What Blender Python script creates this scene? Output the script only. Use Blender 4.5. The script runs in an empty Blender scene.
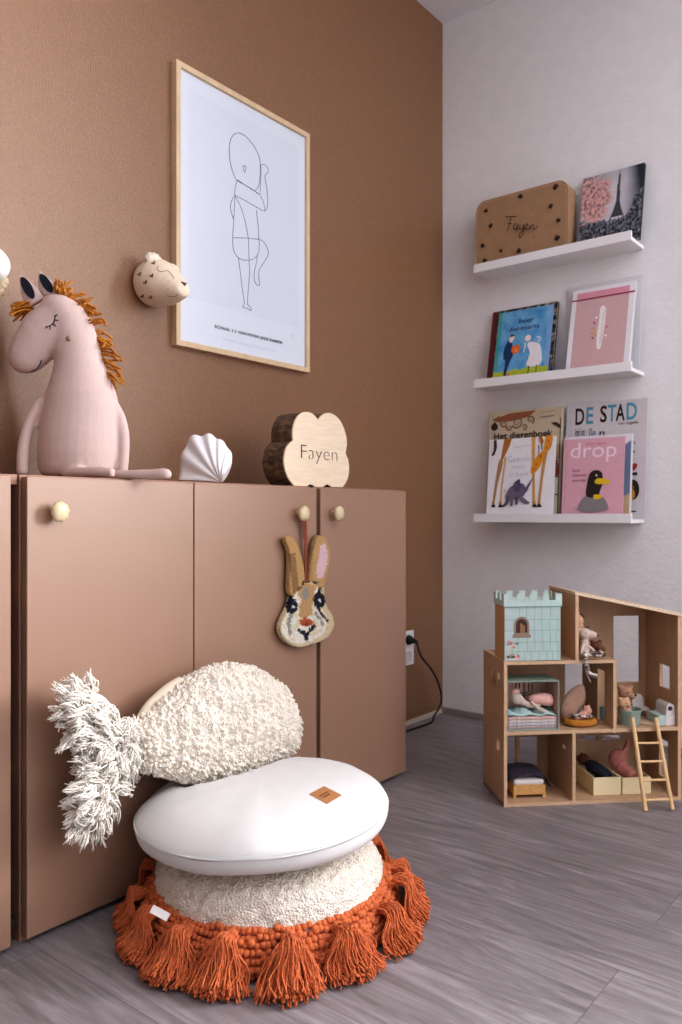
import bpy, bmesh, math, random
from mathutils import Vector, Matrix, noise
from mathutils.bvhtree import BVHTree
random.seed(7)
SC = bpy.context.scene
COL = SC.collection
PI = math.pi

# ------------------------------------------------------------------ camera model
F = 800.0; CX = 341.0; CY = 514.0; CAMZ = 0.76
TH = math.radians(38.746)
RIGHT = Vector((math.cos(TH), math.sin(TH), 0)); FWD = Vector((-math.sin(TH), math.cos(TH), 0))
CAM = Vector((0, 0, CAMZ))
def ray(px, py):
    return FWD + RIGHT * ((px - CX) / F) + Vector((0, 0, (CY - py) / F))
def onX(px, py, x):
    d = ray(px, py); return CAM + d * (x / d.x)
def onY(px, py, y):
    d = ray(px, py); return CAM + d * (y / d.y)
def onZ(px, py, z):
    d = ray(px, py); return CAM + d * ((z - CAMZ) / d.z)
def atD(px, py, dep):
    return CAM + ray(px, py) * dep
def camframe(o):           # upright frame at o: x along the view's right, y away from the viewer
    return Matrix.Translation(o) @ Matrix.Rotation(TH, 4, 'Z')

XW = -1.617                # brown wall
YW = 2.638                 # white wall
ZC = 2.64                  # ceiling
XF = -1.31                 # cabinet fronts
ZT = 0.83                  # cabinet tops

# ------------------------------------------------------------------ materials
def S(c):
    out = []
    for v in c[:3]:
        v = v / 255.0
        out.append(v / 12.92 if v <= 0.04045 else ((v + 0.055) / 1.055) ** 2.4)
    return (*out, 1.0)
MATS = {}
def mk(name, rgb, rough=0.7, var=0.0, nscale=8, stretch=(1, 1, 1), bump=0.0, bscale=200, bdist=0.002,
       metal=0.0, spec=0.4, rgb2=None, attr=False, sheen=0.0, btype='NOISE', bstretch=(1, 1, 1), detail=4, sss=0.0):
    if name in MATS: return MATS[name]
    m = bpy.data.materials.new(name); m.use_nodes = True
    nt = m.node_tree; N = nt.nodes; L = nt.links
    b = N['Principled BSDF']
    b.inputs['Roughness'].default_value = rough
    b.inputs['Metallic'].default_value = metal
    b.inputs['Specular IOR Level'].default_value = spec
    if sheen: b.inputs['Sheen Weight'].default_value = sheen
    tc = N.new('ShaderNodeTexCoord')
    mp = N.new('ShaderNodeMapping'); mp.inputs['Scale'].default_value = stretch
    L.new(tc.outputs['Object'], mp.inputs['Vector'])
    nz = N.new('ShaderNodeTexNoise'); nz.inputs['Scale'].default_value = nscale; nz.inputs['Detail'].default_value = detail
    L.new(mp.outputs['Vector'], nz.inputs['Vector'])
    if attr:
        at = N.new('ShaderNodeAttribute'); at.attribute_name = 'Col'
        hs = N.new('ShaderNodeMixRGB'); hs.blend_type = 'MULTIPLY'; hs.inputs['Fac'].default_value = var
        L.new(at.outputs['Color'], hs.inputs['Color1']); L.new(nz.outputs['Fac'], hs.inputs['Color2'])
        L.new(hs.outputs['Color'], b.inputs['Base Color'])
    else:
        cr = N.new('ShaderNodeValToRGB')
        a = S(rgb); c2 = S(rgb2) if rgb2 else tuple(x * (1 - var) for x in a[:3]) + (1,)
        hi = a if rgb2 else tuple(min(1, x * (1 + var * 0.5)) for x in a[:3]) + (1,)
        cr.color_ramp.elements[0].color = c2; cr.color_ramp.elements[0].position = 0.32
        cr.color_ramp.elements[1].color = hi; cr.color_ramp.elements[1].position = 0.68
        L.new(nz.outputs['Fac'], cr.inputs['Fac']); L.new(cr.outputs['Color'], b.inputs['Base Color'])
    if bump:
        mp2 = N.new('ShaderNodeMapping'); mp2.inputs['Scale'].default_value = bstretch
        L.new(tc.outputs['Object'], mp2.inputs['Vector'])
        if btype == 'VORONOI':
            bz = N.new('ShaderNodeTexVoronoi'); bz.inputs['Scale'].default_value = bscale; o = bz.outputs['Distance']
        else:
            bz = N.new('ShaderNodeTexNoise'); bz.inputs['Scale'].default_value = bscale; bz.inputs['Detail'].default_value = 3; o = bz.outputs['Fac']
        L.new(mp2.outputs['Vector'], bz.inputs['Vector'])
        bp = N.new('ShaderNodeBump'); bp.inputs['Strength'].default_value = bump; bp.inputs['Distance'].default_value = bdist
        L.new(o, bp.inputs['Height']); L.new(bp.outputs['Normal'], b.inputs['Normal'])
    MATS[name] = m
    return m

# ------------------------------------------------------------------ mesh builder
class MB:
    def __init__(s, M=None):
        s.v = []; s.f = []; s.mi = []; s.c = []; s.M = M or Matrix.Identity(4); s.m = 0; s.col = (1, 1, 1, 1)
    def vert(s, p, col=None):
        s.v.append(s.M @ Vector(p)); s.c.append(col or s.col); return len(s.v) - 1
    def face(s, idx, m=None):
        s.f.append(tuple(idx)); s.mi.append(s.m if m is None else m)
    def poly(s, pts, m=None):
        s.face([s.vert(p) for p in pts], m)
    def box(s, a, b, m=None):
        x0, y0, z0 = a; x1, y1, z1 = b
        i = [s.vert(p) for p in ((x0, y0, z0), (x1, y0, z0), (x1, y1, z0), (x0, y1, z0), (x0, y0, z1), (x1, y0, z1), (x1, y1, z1), (x0, y1, z1))]
        for q in ((0, 3, 2, 1), (4, 5, 6, 7), (0, 1, 5, 4), (1, 2, 6, 5), (2, 3, 7, 6), (3, 0, 4, 7)): s.face([i[k] for k in q], m)
    def prism(s, pts, ext, m=None, mside=None):      # pts: 3D loop, ext: extrusion vector
        e = Vector(ext); n = len(pts)
        a = [s.vert(p) for p in pts]; b = [s.vert(Vector(p) + e) for p in pts]
        s.face(a, m); s.face(b[::-1], m)
        for k in range(n): s.face((a[k], b[k], b[(k + 1) % n], a[(k + 1) % n]), mside if mside is not None else m)
    def loft(s, rings, m=None, cap=True, closed=True):
        R = [[s.vert(p) for p in r] for r in rings]; n = len(R[0])
        for a, b in zip(R, R[1:]):
            for k in range(n if closed else n - 1):
                s.face((a[k], a[(k + 1) % n], b[(k + 1) % n], b[k]), m)
        if cap and closed:
            for r, src, fl in ((R[0], rings[0], True), (R[-1], rings[-1], False)):
                c = s.vert(sum((Vector(p) for p in src), Vector()) / n)
                for k in range(n):
                    t = (r[k], r[(k + 1) % n], c)
                    s.face(t[::-1] if fl else t, m)
    def ell(s, rings, n=20, m=None):                 # rings: (centre, vecA, vecB)
        s.loft([[Vector(c) + Vector(a) * math.cos(2 * PI * k / n) + Vector(b) * math.sin(2 * PI * k / n) for k in range(n)] for c, a, b in rings], m)
    def tube(s, pts, r, n=8, m=None, flat=1.0):
        pts = [Vector(p) for p in pts]; K = len(pts)
        rr = r if isinstance(r, (list, tuple)) else [r] * K
        t = [(pts[min(i + 1, K - 1)] - pts[max(i - 1, 0)]).normalized() for i in range(K)]
        up = Vector((0, 0, 1)) if abs(t[0].z) < 0.9 else Vector((1, 0, 0))
        a = t[0].cross(up).normalized(); rings = []
        for i in range(K):
            a = (a - t[i] * a.dot(t[i]));  a = a.normalized() if a.length > 1e-6 else t[i].orthogonal().normalized()
            b = t[i].cross(a)
            rings.append([pts[i] + (a * math.cos(2 * PI * k / n) + b * math.sin(2 * PI * k / n) * flat) * rr[i] for k in range(n)])
        s.loft(rings, m)
    def ball(s, c, r, n=14, rings=9, m=None, R=None):
        c = Vector(c); r = r if isinstance(r, (tuple, list, Vector)) else (r, r, r)
        R = R or Matrix.Identity(3); out = []
        for i in range(1, rings):
            t = PI * i / rings
            out.append([c + R @ Vector((r[0] * math.sin(t) * math.cos(2 * PI * k / n), r[1] * math.sin(t) * math.sin(2 * PI * k / n), -r[2] * math.cos(t))) for k in range(n)])
        s.loft(out, m)
    def lathe(s, prof, c=(0, 0, 0), n=32, m=None, cap=True):
        c = Vector(c)
        s.loft([[c + Vector((r * math.cos(2 * PI * k / n), r * math.sin(2 * PI * k / n), z)) for k in range(n)] for r, z in prof], m, cap)
    def panel(s, us, vs, solid, P, th, m=None):      # plate with holes; P(u,v)->3D on the front, th thickness vector
        th = Vector(th); nu, nv = len(us) - 1, len(vs) - 1
        A = {}; B = {}
        def va(i, j):
            if (i, j) not in A:
                p = Vector(P(us[i], vs[j])); A[i, j] = s.vert(p); B[i, j] = s.vert(p + th)
            return A[i, j]
        ok = [[solid((us[i] + us[i + 1]) / 2, (vs[j] + vs[j + 1]) / 2) for j in range(nv)] for i in range(nu)]
        for i in range(nu):
            for j in range(nv):
                if not ok[i][j]: continue
                q = [(i, j), (i + 1, j), (i + 1, j + 1), (i, j + 1)]
                for x in q: va(*x)
                s.face([A[x] for x in q], m); s.face([B[x] for x in q[::-1]], m)
                for (a, b, di, dj) in ((0, 1, 0, -1), (1, 2, 1, 0), (2, 3, 0, 1), (3, 0, -1, 0)):
                    ii, jj = i + di, j + dj
                    if not (0 <= ii < nu and 0 <= jj < nv and ok[ii][jj]):
                        s.face((A[q[a]], B[q[a]], B[q[b]], A[q[b]]), m)
    def rect_panel(s, u0, u1, v0, v1, holes, P, th, m=None):
        us = sorted({u0, u1, *[h[0] for h in holes], *[h[1] for h in holes]}); vs = sorted({v0, v1, *[h[2] for h in holes], *[h[3] for h in holes]})
        s.panel(us, vs, lambda u, v: not any(h[0] < u < h[1] and h[2] < v < h[3] for h in holes), P, th, m)
    def text(s, body, P, width=None, height=None, size=1.0, shear=0, off=0, m=None, sp=1.0):
        vs, fs = text_geo(body, shear, off, sp)
        x0 = min(v[0] for v in vs); x1 = max(v[0] for v in vs); y0 = min(v[1] for v in vs); y1 = max(v[1] for v in vs)
        kx = width / (x1 - x0) if width else size
        ky = height / (y1 - y0) if height else kx
        if height and not width: kx = ky
        idx = [s.vert(P((v[0] - x0) * kx, (v[1] - y0) * ky)) for v in vs]
        for f in fs: s.face([idx[k] for k in f], m)
    def build(s, name, mats, parent=None, smooth=None, bevel=0, origin=None, mods=None):
        me = bpy.data.meshes.new(name)
        if parent is not None:
            inv = mworld(parent).inverted(); loc = Vector()
            vv = [inv @ v for v in s.v]
        else:
            if origin is None:
                xs = [v.x for v in s.v]; ys = [v.y for v in s.v]; zs = [v.z for v in s.v]
                origin = Vector(((min(xs) + max(xs)) / 2, (min(ys) + max(ys)) / 2, min(zs)))
            loc = Vector(origin); vv = [v - loc for v in s.v]
        me.from_pydata([tuple(v) for v in vv], [], s.f)
        for k, v in enumerate(s.mi): me.polygons[k].material_index = v
        mats = mats if isinstance(mats, (list, tuple)) else [mats]
        for m in mats: me.materials.append(m)
        if any(c != (1, 1, 1, 1) for c in s.c):
            at = me.color_attributes.new('Col', 'FLOAT_COLOR', 'POINT')
            at.data.foreach_set('color', [x for c in s.c for x in c])
        me.update()
        bm = bmesh.new(); bm.from_mesh(me); bmesh.ops.recalc_face_normals(bm, faces=bm.faces); bm.to_mesh(me); bm.free()
        o = bpy.data.objects.new(name, me); COL.objects.link(o)
        o.location = loc
        if parent is not None: o.parent = parent
        if smooth is not None:
            me.shade_smooth()
            if smooth < 180: me.set_sharp_from_angle(angle=math.radians(smooth))
        if bevel:
            b = o.modifiers.new('Bevel', 'BEVEL'); b.width = bevel; b.segments = 2; b.limit_method = 'ANGLE'; b.angle_limit = math.radians(40)
        for md in mods or (): addmod(o, *md)
        return o

def mworld(o):
    m = Matrix.LocRotScale(o.location, o.rotation_euler, o.scale)
    return (mworld(o.parent) @ m) if o.parent else m
TEX = {}
def tex(kind, scale):
    if (kind, scale) not in TEX:
        t = bpy.data.textures.new(kind + str(scale), kind); t.noise_scale = scale
        TEX[kind, scale] = t
    return TEX[kind, scale]
def addmod(o, kind, *a):
    if kind == 'REMESH':
        m = o.modifiers.new('Remesh', 'REMESH'); m.mode = 'VOXEL'; m.voxel_size = a[0]; m.use_smooth_shade = True
    elif kind == 'SMOOTH':
        m = o.modifiers.new('Smooth', 'SMOOTH'); m.iterations = a[0]; m.factor = 0.5
    elif kind == 'SUBSURF':
        m = o.modifiers.new('Subdiv', 'SUBSURF'); m.levels = a[0]; m.render_levels = a[0]
    elif kind == 'DISPLACE':
        m = o.modifiers.new('Displace', 'DISPLACE'); m.texture = tex(a[0], a[1]); m.strength = a[2]; m.mid_level = 0.5; m.texture_coords = 'LOCAL'
def bake(o):
    dg = bpy.context.evaluated_depsgraph_get(); dg.update()
    me = bpy.data.meshes.new_from_object(o.evaluated_get(dg)); old = o.data
    for m in old.materials:
        if not me.materials: me.materials.append(m)
    o.modifiers.clear(); o.data = me
    me.shade_smooth()
    return o
def bvh(o):
    M = mworld(o); me = o.data
    return BVHTree.FromPolygons([M @ v.co for v in me.vertices], [tuple(p.vertices) for p in me.polygons])
def hit(bv, px, py, lift=0.001):
    d = ray(px, py).normalized(); r = bv.ray_cast(CAM, d)
    return None if r[0] is None else r[0] - d * lift
def paint(o, fn):            # colour attribute from a function of the world-space point
    M = mworld(o); me = o.data
    at = me.color_attributes.new('Col', 'FLOAT_COLOR', 'POINT'); dat = []
    for v in me.vertices: dat.extend(fn(M @ v.co))
    at.data.foreach_set('color', dat)
def project(p):
    q = p - CAM; d = q.dot(FWD); return CX + F * q.dot(RIGHT) / d, CY - F * q.z / d
_T = {}
def text_geo(body, shear, off, sp=1.0):
    k = (body, shear, off, sp)
    if k not in _T:
        cu = bpy.data.curves.new('t', 'FONT'); cu.body = body; cu.shear = shear; cu.offset = off; cu.space_character = sp; cu.resolution_u = 3
        o = bpy.data.objects.new('t', cu); COL.objects.link(o)
        dg = bpy.context.evaluated_depsgraph_get(); dg.update()
        me = bpy.data.meshes.new_from_object(o.evaluated_get(dg))
        _T[k] = ([tuple(v.co) for v in me.vertices], [tuple(p.vertices) for p in me.polygons])
        bpy.data.objects.remove(o); bpy.data.meshes.remove(me); bpy.data.curves.remove(cu)
    return _T[k]
def tag(o, label, cat, group=None):
    o['label'] = label; o['category'] = cat
    if group: o['group'] = group
    return o
def thing(name, loc, label, cat, group=None, rz=0):
    o = bpy.data.objects.new(name, None); COL.objects.link(o); o.empty_display_size = 0.05
    o.location = loc; o.rotation_euler = (0, 0, rz)
    return tag(o, label, cat, group)
def struct(o): o['kind'] = 'structure'; return o
def catmull(pts, n=6, closed=False):
    P = [Vector(p) for p in pts if p is not None]; out = []; K = len(P)
    rng = range(K) if closed else range(K - 1)
    for i in rng:
        if closed: a, b, c, d = P[i - 1], P[i], P[(i + 1) % K], P[(i + 2) % K]
        else: a, b, c, d = P[max(i - 1, 0)], P[i], P[i + 1], P[min(i + 2, K - 1)]
        for k in range(n):
            t = k / n
            out.append(0.5 * ((2 * b) + (c - a) * t + (2 * a - 5 * b + 4 * c - d) * t * t + (3 * b - a - 3 * c + d) * t ** 3))
    if not closed: out.append(P[-1])
    return out
def inpoly(x, y, P):
    r = False; j = len(P) - 1
    for i in range(len(P)):
        if (P[i][1] > y) != (P[j][1] > y) and x < (P[j][0] - P[i][0]) * (y - P[i][1]) / (P[j][1] - P[i][1]) + P[i][0]: r = not r
        j = i
    return r
def segd(x, y, a, b):
    dx, dy = b[0] - a[0], b[1] - a[1]; L = dx * dx + dy * dy
    t = 0 if L == 0 else max(0, min(1, ((x - a[0]) * dx + (y - a[1]) * dy) / L))
    return math.hypot(x - a[0] - t * dx, y - a[1] - t * dy)
def pld(x, y, P): return min(segd(x, y, a, b) for a, b in zip(P, P[1:]))
def mix(a, b, t):
    t = max(0, min(1, t)); return tuple(a[i] * (1 - t) + b[i] * t for i in range(3)) + (1,)

# ------------------------------------------------------------------ palette
white_paint = mk('white_paint', (230, 228, 230), 0.55, var=0.03)
cab_paint = mk('cabinet_paint', (155, 122, 101), 0.44, spec=.65, var=0.03, nscale=3, bump=0.06, bscale=350, bdist=0.001)
cab_edge = mk('cabinet_edge_paint', (156, 118, 98), 0.5, var=0.05)
shade_in = mk('cabinet_inside_shade', (38, 28, 24), 0.9, var=0.1)  # near black: the shade inside the gap is put into the colour
pine = mk('pine', (205, 165, 118), 0.6, var=0.12, nscale=10, stretch=(1, 8, 8))
ply = mk('birch_plywood', (192, 159, 128), 0.55, var=0.08, nscale=9, stretch=(6, 6, 1.2), bump=0.05, bscale=60, bdist=0.0005)
ply_edge = mk('plywood_edge', (224, 200, 172), 0.6, var=0.08, nscale=60)
oak = mk('oak_frame', (214, 188, 154), 0.5, var=0.10, nscale=14, stretch=(5, 5, 1))
maple = mk('maple_face', (236, 216, 188), 0.5, var=0.07, nscale=9, stretch=(1, 2, 18))
bark = mk('weathered_side', (132, 106, 82), 0.85, rgb2=(60, 45, 34), nscale=40, stretch=(1, 6, 1.5), bump=0.6, bscale=70, bstretch=(0.4, 3, 1), bdist=0.003)
black = mk('black_print', (26, 26, 30), 0.7)
dkgrey = mk('dark_grey_print', (80, 80, 84), 0.7)
gold = mk('cream_gold', (212, 194, 156), 0.35, var=0.12, nscale=90, spec=0.6, bump=0.2, bscale=150, bdist=0.001)
# ================================================================== room shell
def node_floor():
    m = bpy.data.materials.new('laminate_floor'); m.use_nodes = True
    nt = m.node_tree; N = nt.nodes; L = nt.links; b = N['Principled BSDF']
    tc = N.new('ShaderNodeTexCoord')
    br = N.new('ShaderNodeTexBrick')
    br.offset = 0.37; br.offset_frequency = 2; br.squash = 1
    for k, v in (('Scale', 1.0), ('Brick Width', 1.28), ('Row Height', 0.19), ('Mortar Size', 0.0010), ('Mortar Smooth', 0.2), ('Bias', 0.0)): br.inputs[k].default_value = v
    br.inputs['Color1'].default_value = (0, 0, 0, 1); br.inputs['Color2'].default_value = (1, 1, 1, 1); br.inputs['Mortar'].default_value = (0.5, 0.5, 0.5, 1)
    L.new(tc.outputs['Object'], br.inputs['Vector'])
    # offset the grain per plank
    sc = N.new('ShaderNodeVectorMath'); sc.operation = 'MULTIPLY_ADD'
    sc.inputs[1].default_value = (7.3, 3.1, 5.0)
    L.new(br.outputs['Color'], sc.inputs[0]); L.new(tc.outputs['Object'], sc.inputs[2])
    mp = N.new('ShaderNodeMapping'); mp.inputs['Scale'].default_value = (1.1, 9, 1); L.new(sc.outputs[0], mp.inputs['Vector'])
    n1 = N.new('ShaderNodeTexNoise'); n1.inputs['Scale'].default_value = 2.2; n1.inputs['Detail'].default_value = 9; n1.inputs['Roughness'].default_value = 0.66; n1.inputs['Distortion'].default_value = 2.2
    L.new(mp.outputs['Vector'], n1.inputs['Vector'])
    mp2 = N.new('ShaderNodeMapping'); mp2.inputs['Scale'].default_value = (5, 60, 1); L.new(sc.outputs[0], mp2.inputs['Vector'])
    n2 = N.new('ShaderNodeTexNoise'); n2.inputs['Scale'].default_value = 1.6; n2.inputs['Detail'].default_value = 4
    L.new(mp2.outputs['Vector'], n2.inputs['Vector'])
    ad = N.new('ShaderNodeMath'); ad.operation = 'MULTIPLY_ADD'; ad.inputs[1].default_value = 0.42
    L.new(n2.outputs['Fac'], ad.inputs[0]); L.new(n1.outputs['Fac'], ad.inputs[2])
    cr = N.new('ShaderNodeValToRGB'); e = cr.color_ramp.elements
    e[0].position = 0.42; e[0].color = S((106, 100, 100)); e[1].position = 1.10 if False else 1.0; e[1].color = S((168, 162, 165))
    x = e.new(0.70); x.color = S((136, 129, 131))
    L.new(ad.outputs[0], cr.inputs['Fac'])
    ml = N.new('ShaderNodeMixRGB'); ml.blend_type = 'MULTIPLY'; ml.inputs['Fac'].default_value = 1
    tn = N.new('ShaderNodeValToRGB'); tn.color_ramp.elements[0].color = (0.89, 0.885, 0.885, 1); tn.color_ramp.elements[1].color = (1.0, 1.0, 1.0, 1)
    L.new(br.outputs['Color'], tn.inputs['Fac']); L.new(cr.outputs['Color'], ml.inputs['Color1']); L.new(tn.outputs['Color'], ml.inputs['Color2'])
    dk = N.new('ShaderNodeMixRGB'); dk.blend_type = 'MULTIPLY'; dk.inputs['Color2'].default_value = (0.62, 0.6, 0.6, 1)
    L.new(br.outputs['Fac'], dk.inputs['Fac']); L.new(ml.outputs['Color'], dk.inputs['Color1'])
    L.new(dk.outputs['Color'], b.inputs['Base Color'])
    b.inputs['Roughness'].default_value = 0.36; b.inputs['Specular IOR Level'].default_value = 0.5
    bp = N.new('ShaderNodeBump'); bp.inputs['Strength'].default_value = 0.12; bp.inputs['Distance'].default_value = 0.002
    L.new(ad.outputs[0], bp.inputs['Height']); L.new(bp.outputs['Normal'], b.inputs['Normal'])
    return m
XR = 2.1; YB = -2.2
b = MB(); b.box((XW - .1, YB, -.05), (XR + .1, YW + .1, 0)); struct(b.build('floor', node_floor(), origin=(0, 0, 0)))
ceil_m = mk('ceiling_paint', (226, 224, 228), 0.9, var=0.02, bump=0.1, bscale=120)
b = MB(); b.box((XW - .1, YB, ZC), (XR + .1, YW + .1, ZC + .05)); struct(b.build('ceiling', ceil_m))
brown = mk('brown_wall_paint', (136, 96, 62), 0.47, spec=.95, var=0.16, nscale=170, bump=0.6, bscale=300, bdist=0.0025, detail=6)
b = MB(); b.box((XW - .1, YB, 0), (XW, YW, ZC)); struct(b.build('wall_left', brown))
wallw = mk('white_wall_plaster', (232, 230, 231), 0.85, var=0.03, nscale=20, bump=0.35, bscale=75, bdist=0.004)
WX0, WX1, WZ0, WZ1 = 0.30, 1.75, 0.95, 2.35
b = MB(); b.rect_panel(XW - .1, XR + .1, 0, ZC, [(WX0, WX1, WZ0, WZ1)], lambda u, v: (u, YW, v), (0, .1, 0)); struct(b.build('wall_back', wallw))
VY0, VY1, VZ0, VZ1 = 1.15, 2.35, 1.35, 2.35
b = MB(); b.rect_panel(YB, YW, 0, ZC, [(VY0, VY1, VZ0, VZ1)], lambda u, v: (XR, u, v), (.1, 0, 0)); struct(b.build('wall_right', white_paint))
w2 = bpy.data.objects.new('added_side_window', None); COL.objects.link(w2); w2.location = (XR, (VY0 + VY1) / 2, VZ0); struct(w2)  # added opening and frame, out of view, around the side fill light
b = MB(); b.rect_panel(VY0, VY1, VZ0, VZ1, [(VY0 + .05, VY1 - .05, VZ0 + .05, VZ1 - .05)], lambda u, v: (XR + .03, u, v), (.05, 0, 0)); b.build('window_frame', white_paint, w2, bevel=.003)
base_m = mk('baseboard_paint', (150, 140, 136), 0.6, var=0.1)
b = MB(); b.box((XW, YW - .012, 0), (WX1 + .3, YW, .022)); struct(b.build('baseboard_back', base_m, bevel=.002))
b = MB(); b.box((XW, YB, 0), (XW + .006, YW - .012, .016)); struct(b.build('baseboard_left', mk('pale_skirting', (190, 175, 160), .7), bevel=.001))
# window in the white wall, to the right of the view
win = bpy.data.objects.new('window_1', None); COL.objects.link(win); win.location = ((WX0 + WX1) / 2, YW, WZ0); struct(win)
b = MB()
b.rect_panel(WX0, WX1, WZ0, WZ1, [(WX0 + .05, (WX0 + WX1) / 2 - .025, WZ0 + .05, WZ1 - .05), ((WX0 + WX1) / 2 + .025, WX1 - .05, WZ0 + .05, WZ1 - .05)], lambda u, v: (u, YW + .03, v), (0, .05, 0))
b.build('window_frame', white_paint, win, bevel=.003)
b = MB(); b.box((WX0 - .05, YW - .12, WZ0 - .03), (WX1 + .05, YW + .03, WZ0)); b.build('window_sill', white_paint, win, bevel=.004)
gl = bpy.data.materials.new('window_glass'); gl.use_nodes = True
gb = gl.node_tree.nodes['Principled BSDF']; gb.inputs['Transmission Weight'].default_value = 1; gb.inputs['Roughness'].default_value = 0; gb.inputs['IOR'].default_value = 1.1
b = MB(); b.box((WX0 + .04, YW + .052, WZ0 + .04), (WX1 - .04, YW + .058, WZ1 - .04)); b.build('window_glass', gl, win)

# ================================================================== cabinets
def shell_knob(parent, py_px, px):
    c = onX(px, py_px, XF + .021)
    b = MB(); b.tube([(XF, c.y, c.z), (XF + .018, c.y, c.z)], .0045, 10); b.tube([(XF, c.y, c.z), (XF + .002, c.y, c.z)], .006, 12)
    # scallop cap
    n = 28; rings = []
    for (rr, dx) in ((.006, -.010), (.0145, -.007), (.0178, 0), (.0160, .005), (.0095, .0085), (.002, .0098)):
        ring = []
        for k in range(n):
            a = 2 * PI * k / n
            rad = rr * (1 + .05 * math.cos(9 * a)) * (1.0 if math.sin(a) > -.6 else 1.12)
            ring.append(Vector((c.x + dx, c.y + rad * math.cos(a), c.z + rad * math.sin(a))))
        rings.append(ring)
    b.loft(rings)
    return b.build('knob', gold, parent, smooth=50)
CG = 'painted storage cabinets along the brown wall'
DT = .019
def door(root, y0, y1, knob=None):
    b = MB(); b.box((XF - DT, y0, .012), (XF, y1, ZT - .004))
    d = b.build('door', cab_paint, root, bevel=.0015)
    if knob: shell_knob(d, knob[1], knob[0])
    return d
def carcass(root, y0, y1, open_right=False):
    cm = shade_in if open_right else cab_edge
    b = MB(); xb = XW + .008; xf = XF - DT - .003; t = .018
    b.box((xb, y0, 0), (xf, y0 + t, ZT)); 
    if not open_right: b.box((xb, y1 - t, 0), (xf, y1, ZT))
    e = 0 if open_right else t
    tb = MB(); tb.box((xb, y0 + t, ZT - t), (xf, y1 - e, ZT)); tb.build('top_board', cab_edge, root, bevel=.001)
    b.box((xb, y0 + t, .03), (xf, y1 - e, .03 + t)); b.box((xb, y0 + t, .05), (xb + .006, y1 - e, ZT - t))
    b.build('carcass', cm, root, bevel=.001)
def eY(px): return onX(px, 514, XF).y
yA, yB, yC, yD = eY(27), eY(194), eY(317.5), eY(406)
yL = eY(11)
r = thing('storage_cabinet', (XW + .16, yL - .39, 0), 'leftmost pinkish brown cabinet, cut off by the left edge of the photo', 'cabinet', CG)
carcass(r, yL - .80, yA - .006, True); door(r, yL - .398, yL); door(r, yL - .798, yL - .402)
for z in (.30, .62):
    b = MB(); b.box((XW + .02, yL - .78, z), (XF - .04, yA - .008, z + .018)); b.build('shelf', pine, r)
r2 = thing('storage_cabinet', (XW + .16, (yA + yC) / 2, 0), 'widest pinkish brown cabinet with two doors, behind the fish cushion and under the toy horse', 'cabinet', CG)
carcass(r2, yA - .002, yC - .004); door(r2, yA, yB - .0015, (60, 511)); door(r2, yB + .0015, yC - .003, (304, 513))
r3 = thing('storage_cabinet', (XW + .16, (yC + yD) / 2, 0), 'narrow pinkish brown cabinet with one door, nearest the white wall', 'cabinet', CG)
carcass(r3, yC + .008, yD); door(r3, yC + .012, yD, (339, 513))
# books lying inside the left cabinet, seen through the gap
for k, (z, c, nm) in enumerate(((.318, (150, 40, 50), 'red'), (.338, (50, 60, 110), 'blue'))):
    b = MB(); b.box((XW + .05, yL - .16, z + .001), (XF - .05, yA - .014, z + .0195))
    tag(b.build('book', mk('book_%s' % nm, c, .6), bevel=.001), '%s book lying on a shelf inside the leftmost cabinet, seen through the dark gap' % nm, 'book')

# ================================================================== poster
PX = XW + .021
pr = thing('framed_poster', onX(242, 372, XW + .01), 'tall framed line drawing of a baby in a thin oak frame on the brown wall', 'picture')
y0, y1 = onX(176.5, 300, PX).y, onX(310, 300, PX).y
zt = onX(176.5, 57, PX).z; zb = onX(176.5, 345.5, PX).z
zt2 = onX(310, 135, PX).z; zb2 = onX(310, 372, PX).z
zt = (zt + zt2) / 2; zb = (zb + zb2) / 2
fw = .0145
b = MB(); b.rect_panel(y0, y1, zb, zt, [(y0 + fw, y1 - fw, zb + fw, zt - fw)], lambda u, v: (PX, u, v), (-.021, 0, 0)); b.build('frame', oak, pr, bevel=.001)
paper = mk('poster_paper', (216, 222, 232), .35, var=.01)
paper_refl = mk('poster_reflection_tint', (212, 218, 229), .35, var=.01)  # slightly greyer inner rectangle, a faint reflection painted on the paper
xp = XW + .012
b = MB(); b.box((XW + .004, y0 + .004, zb + .004), (xp, y1 - .004, zt - .004))
def q(cx, cy, dx=.0006):
    return onX(160 + cx / 3.012, 40 + cy / 3.012, xp + dx)
mg = .045
b.poly([(xp + .0003, y0 + mg, zb + .13), (xp + .0003, y1 - mg, zb + .13), (xp + .0003, y1 - mg, zt - mg - .01), (xp + .0003, y0 + mg, zt - mg - .01)], 1)
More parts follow.
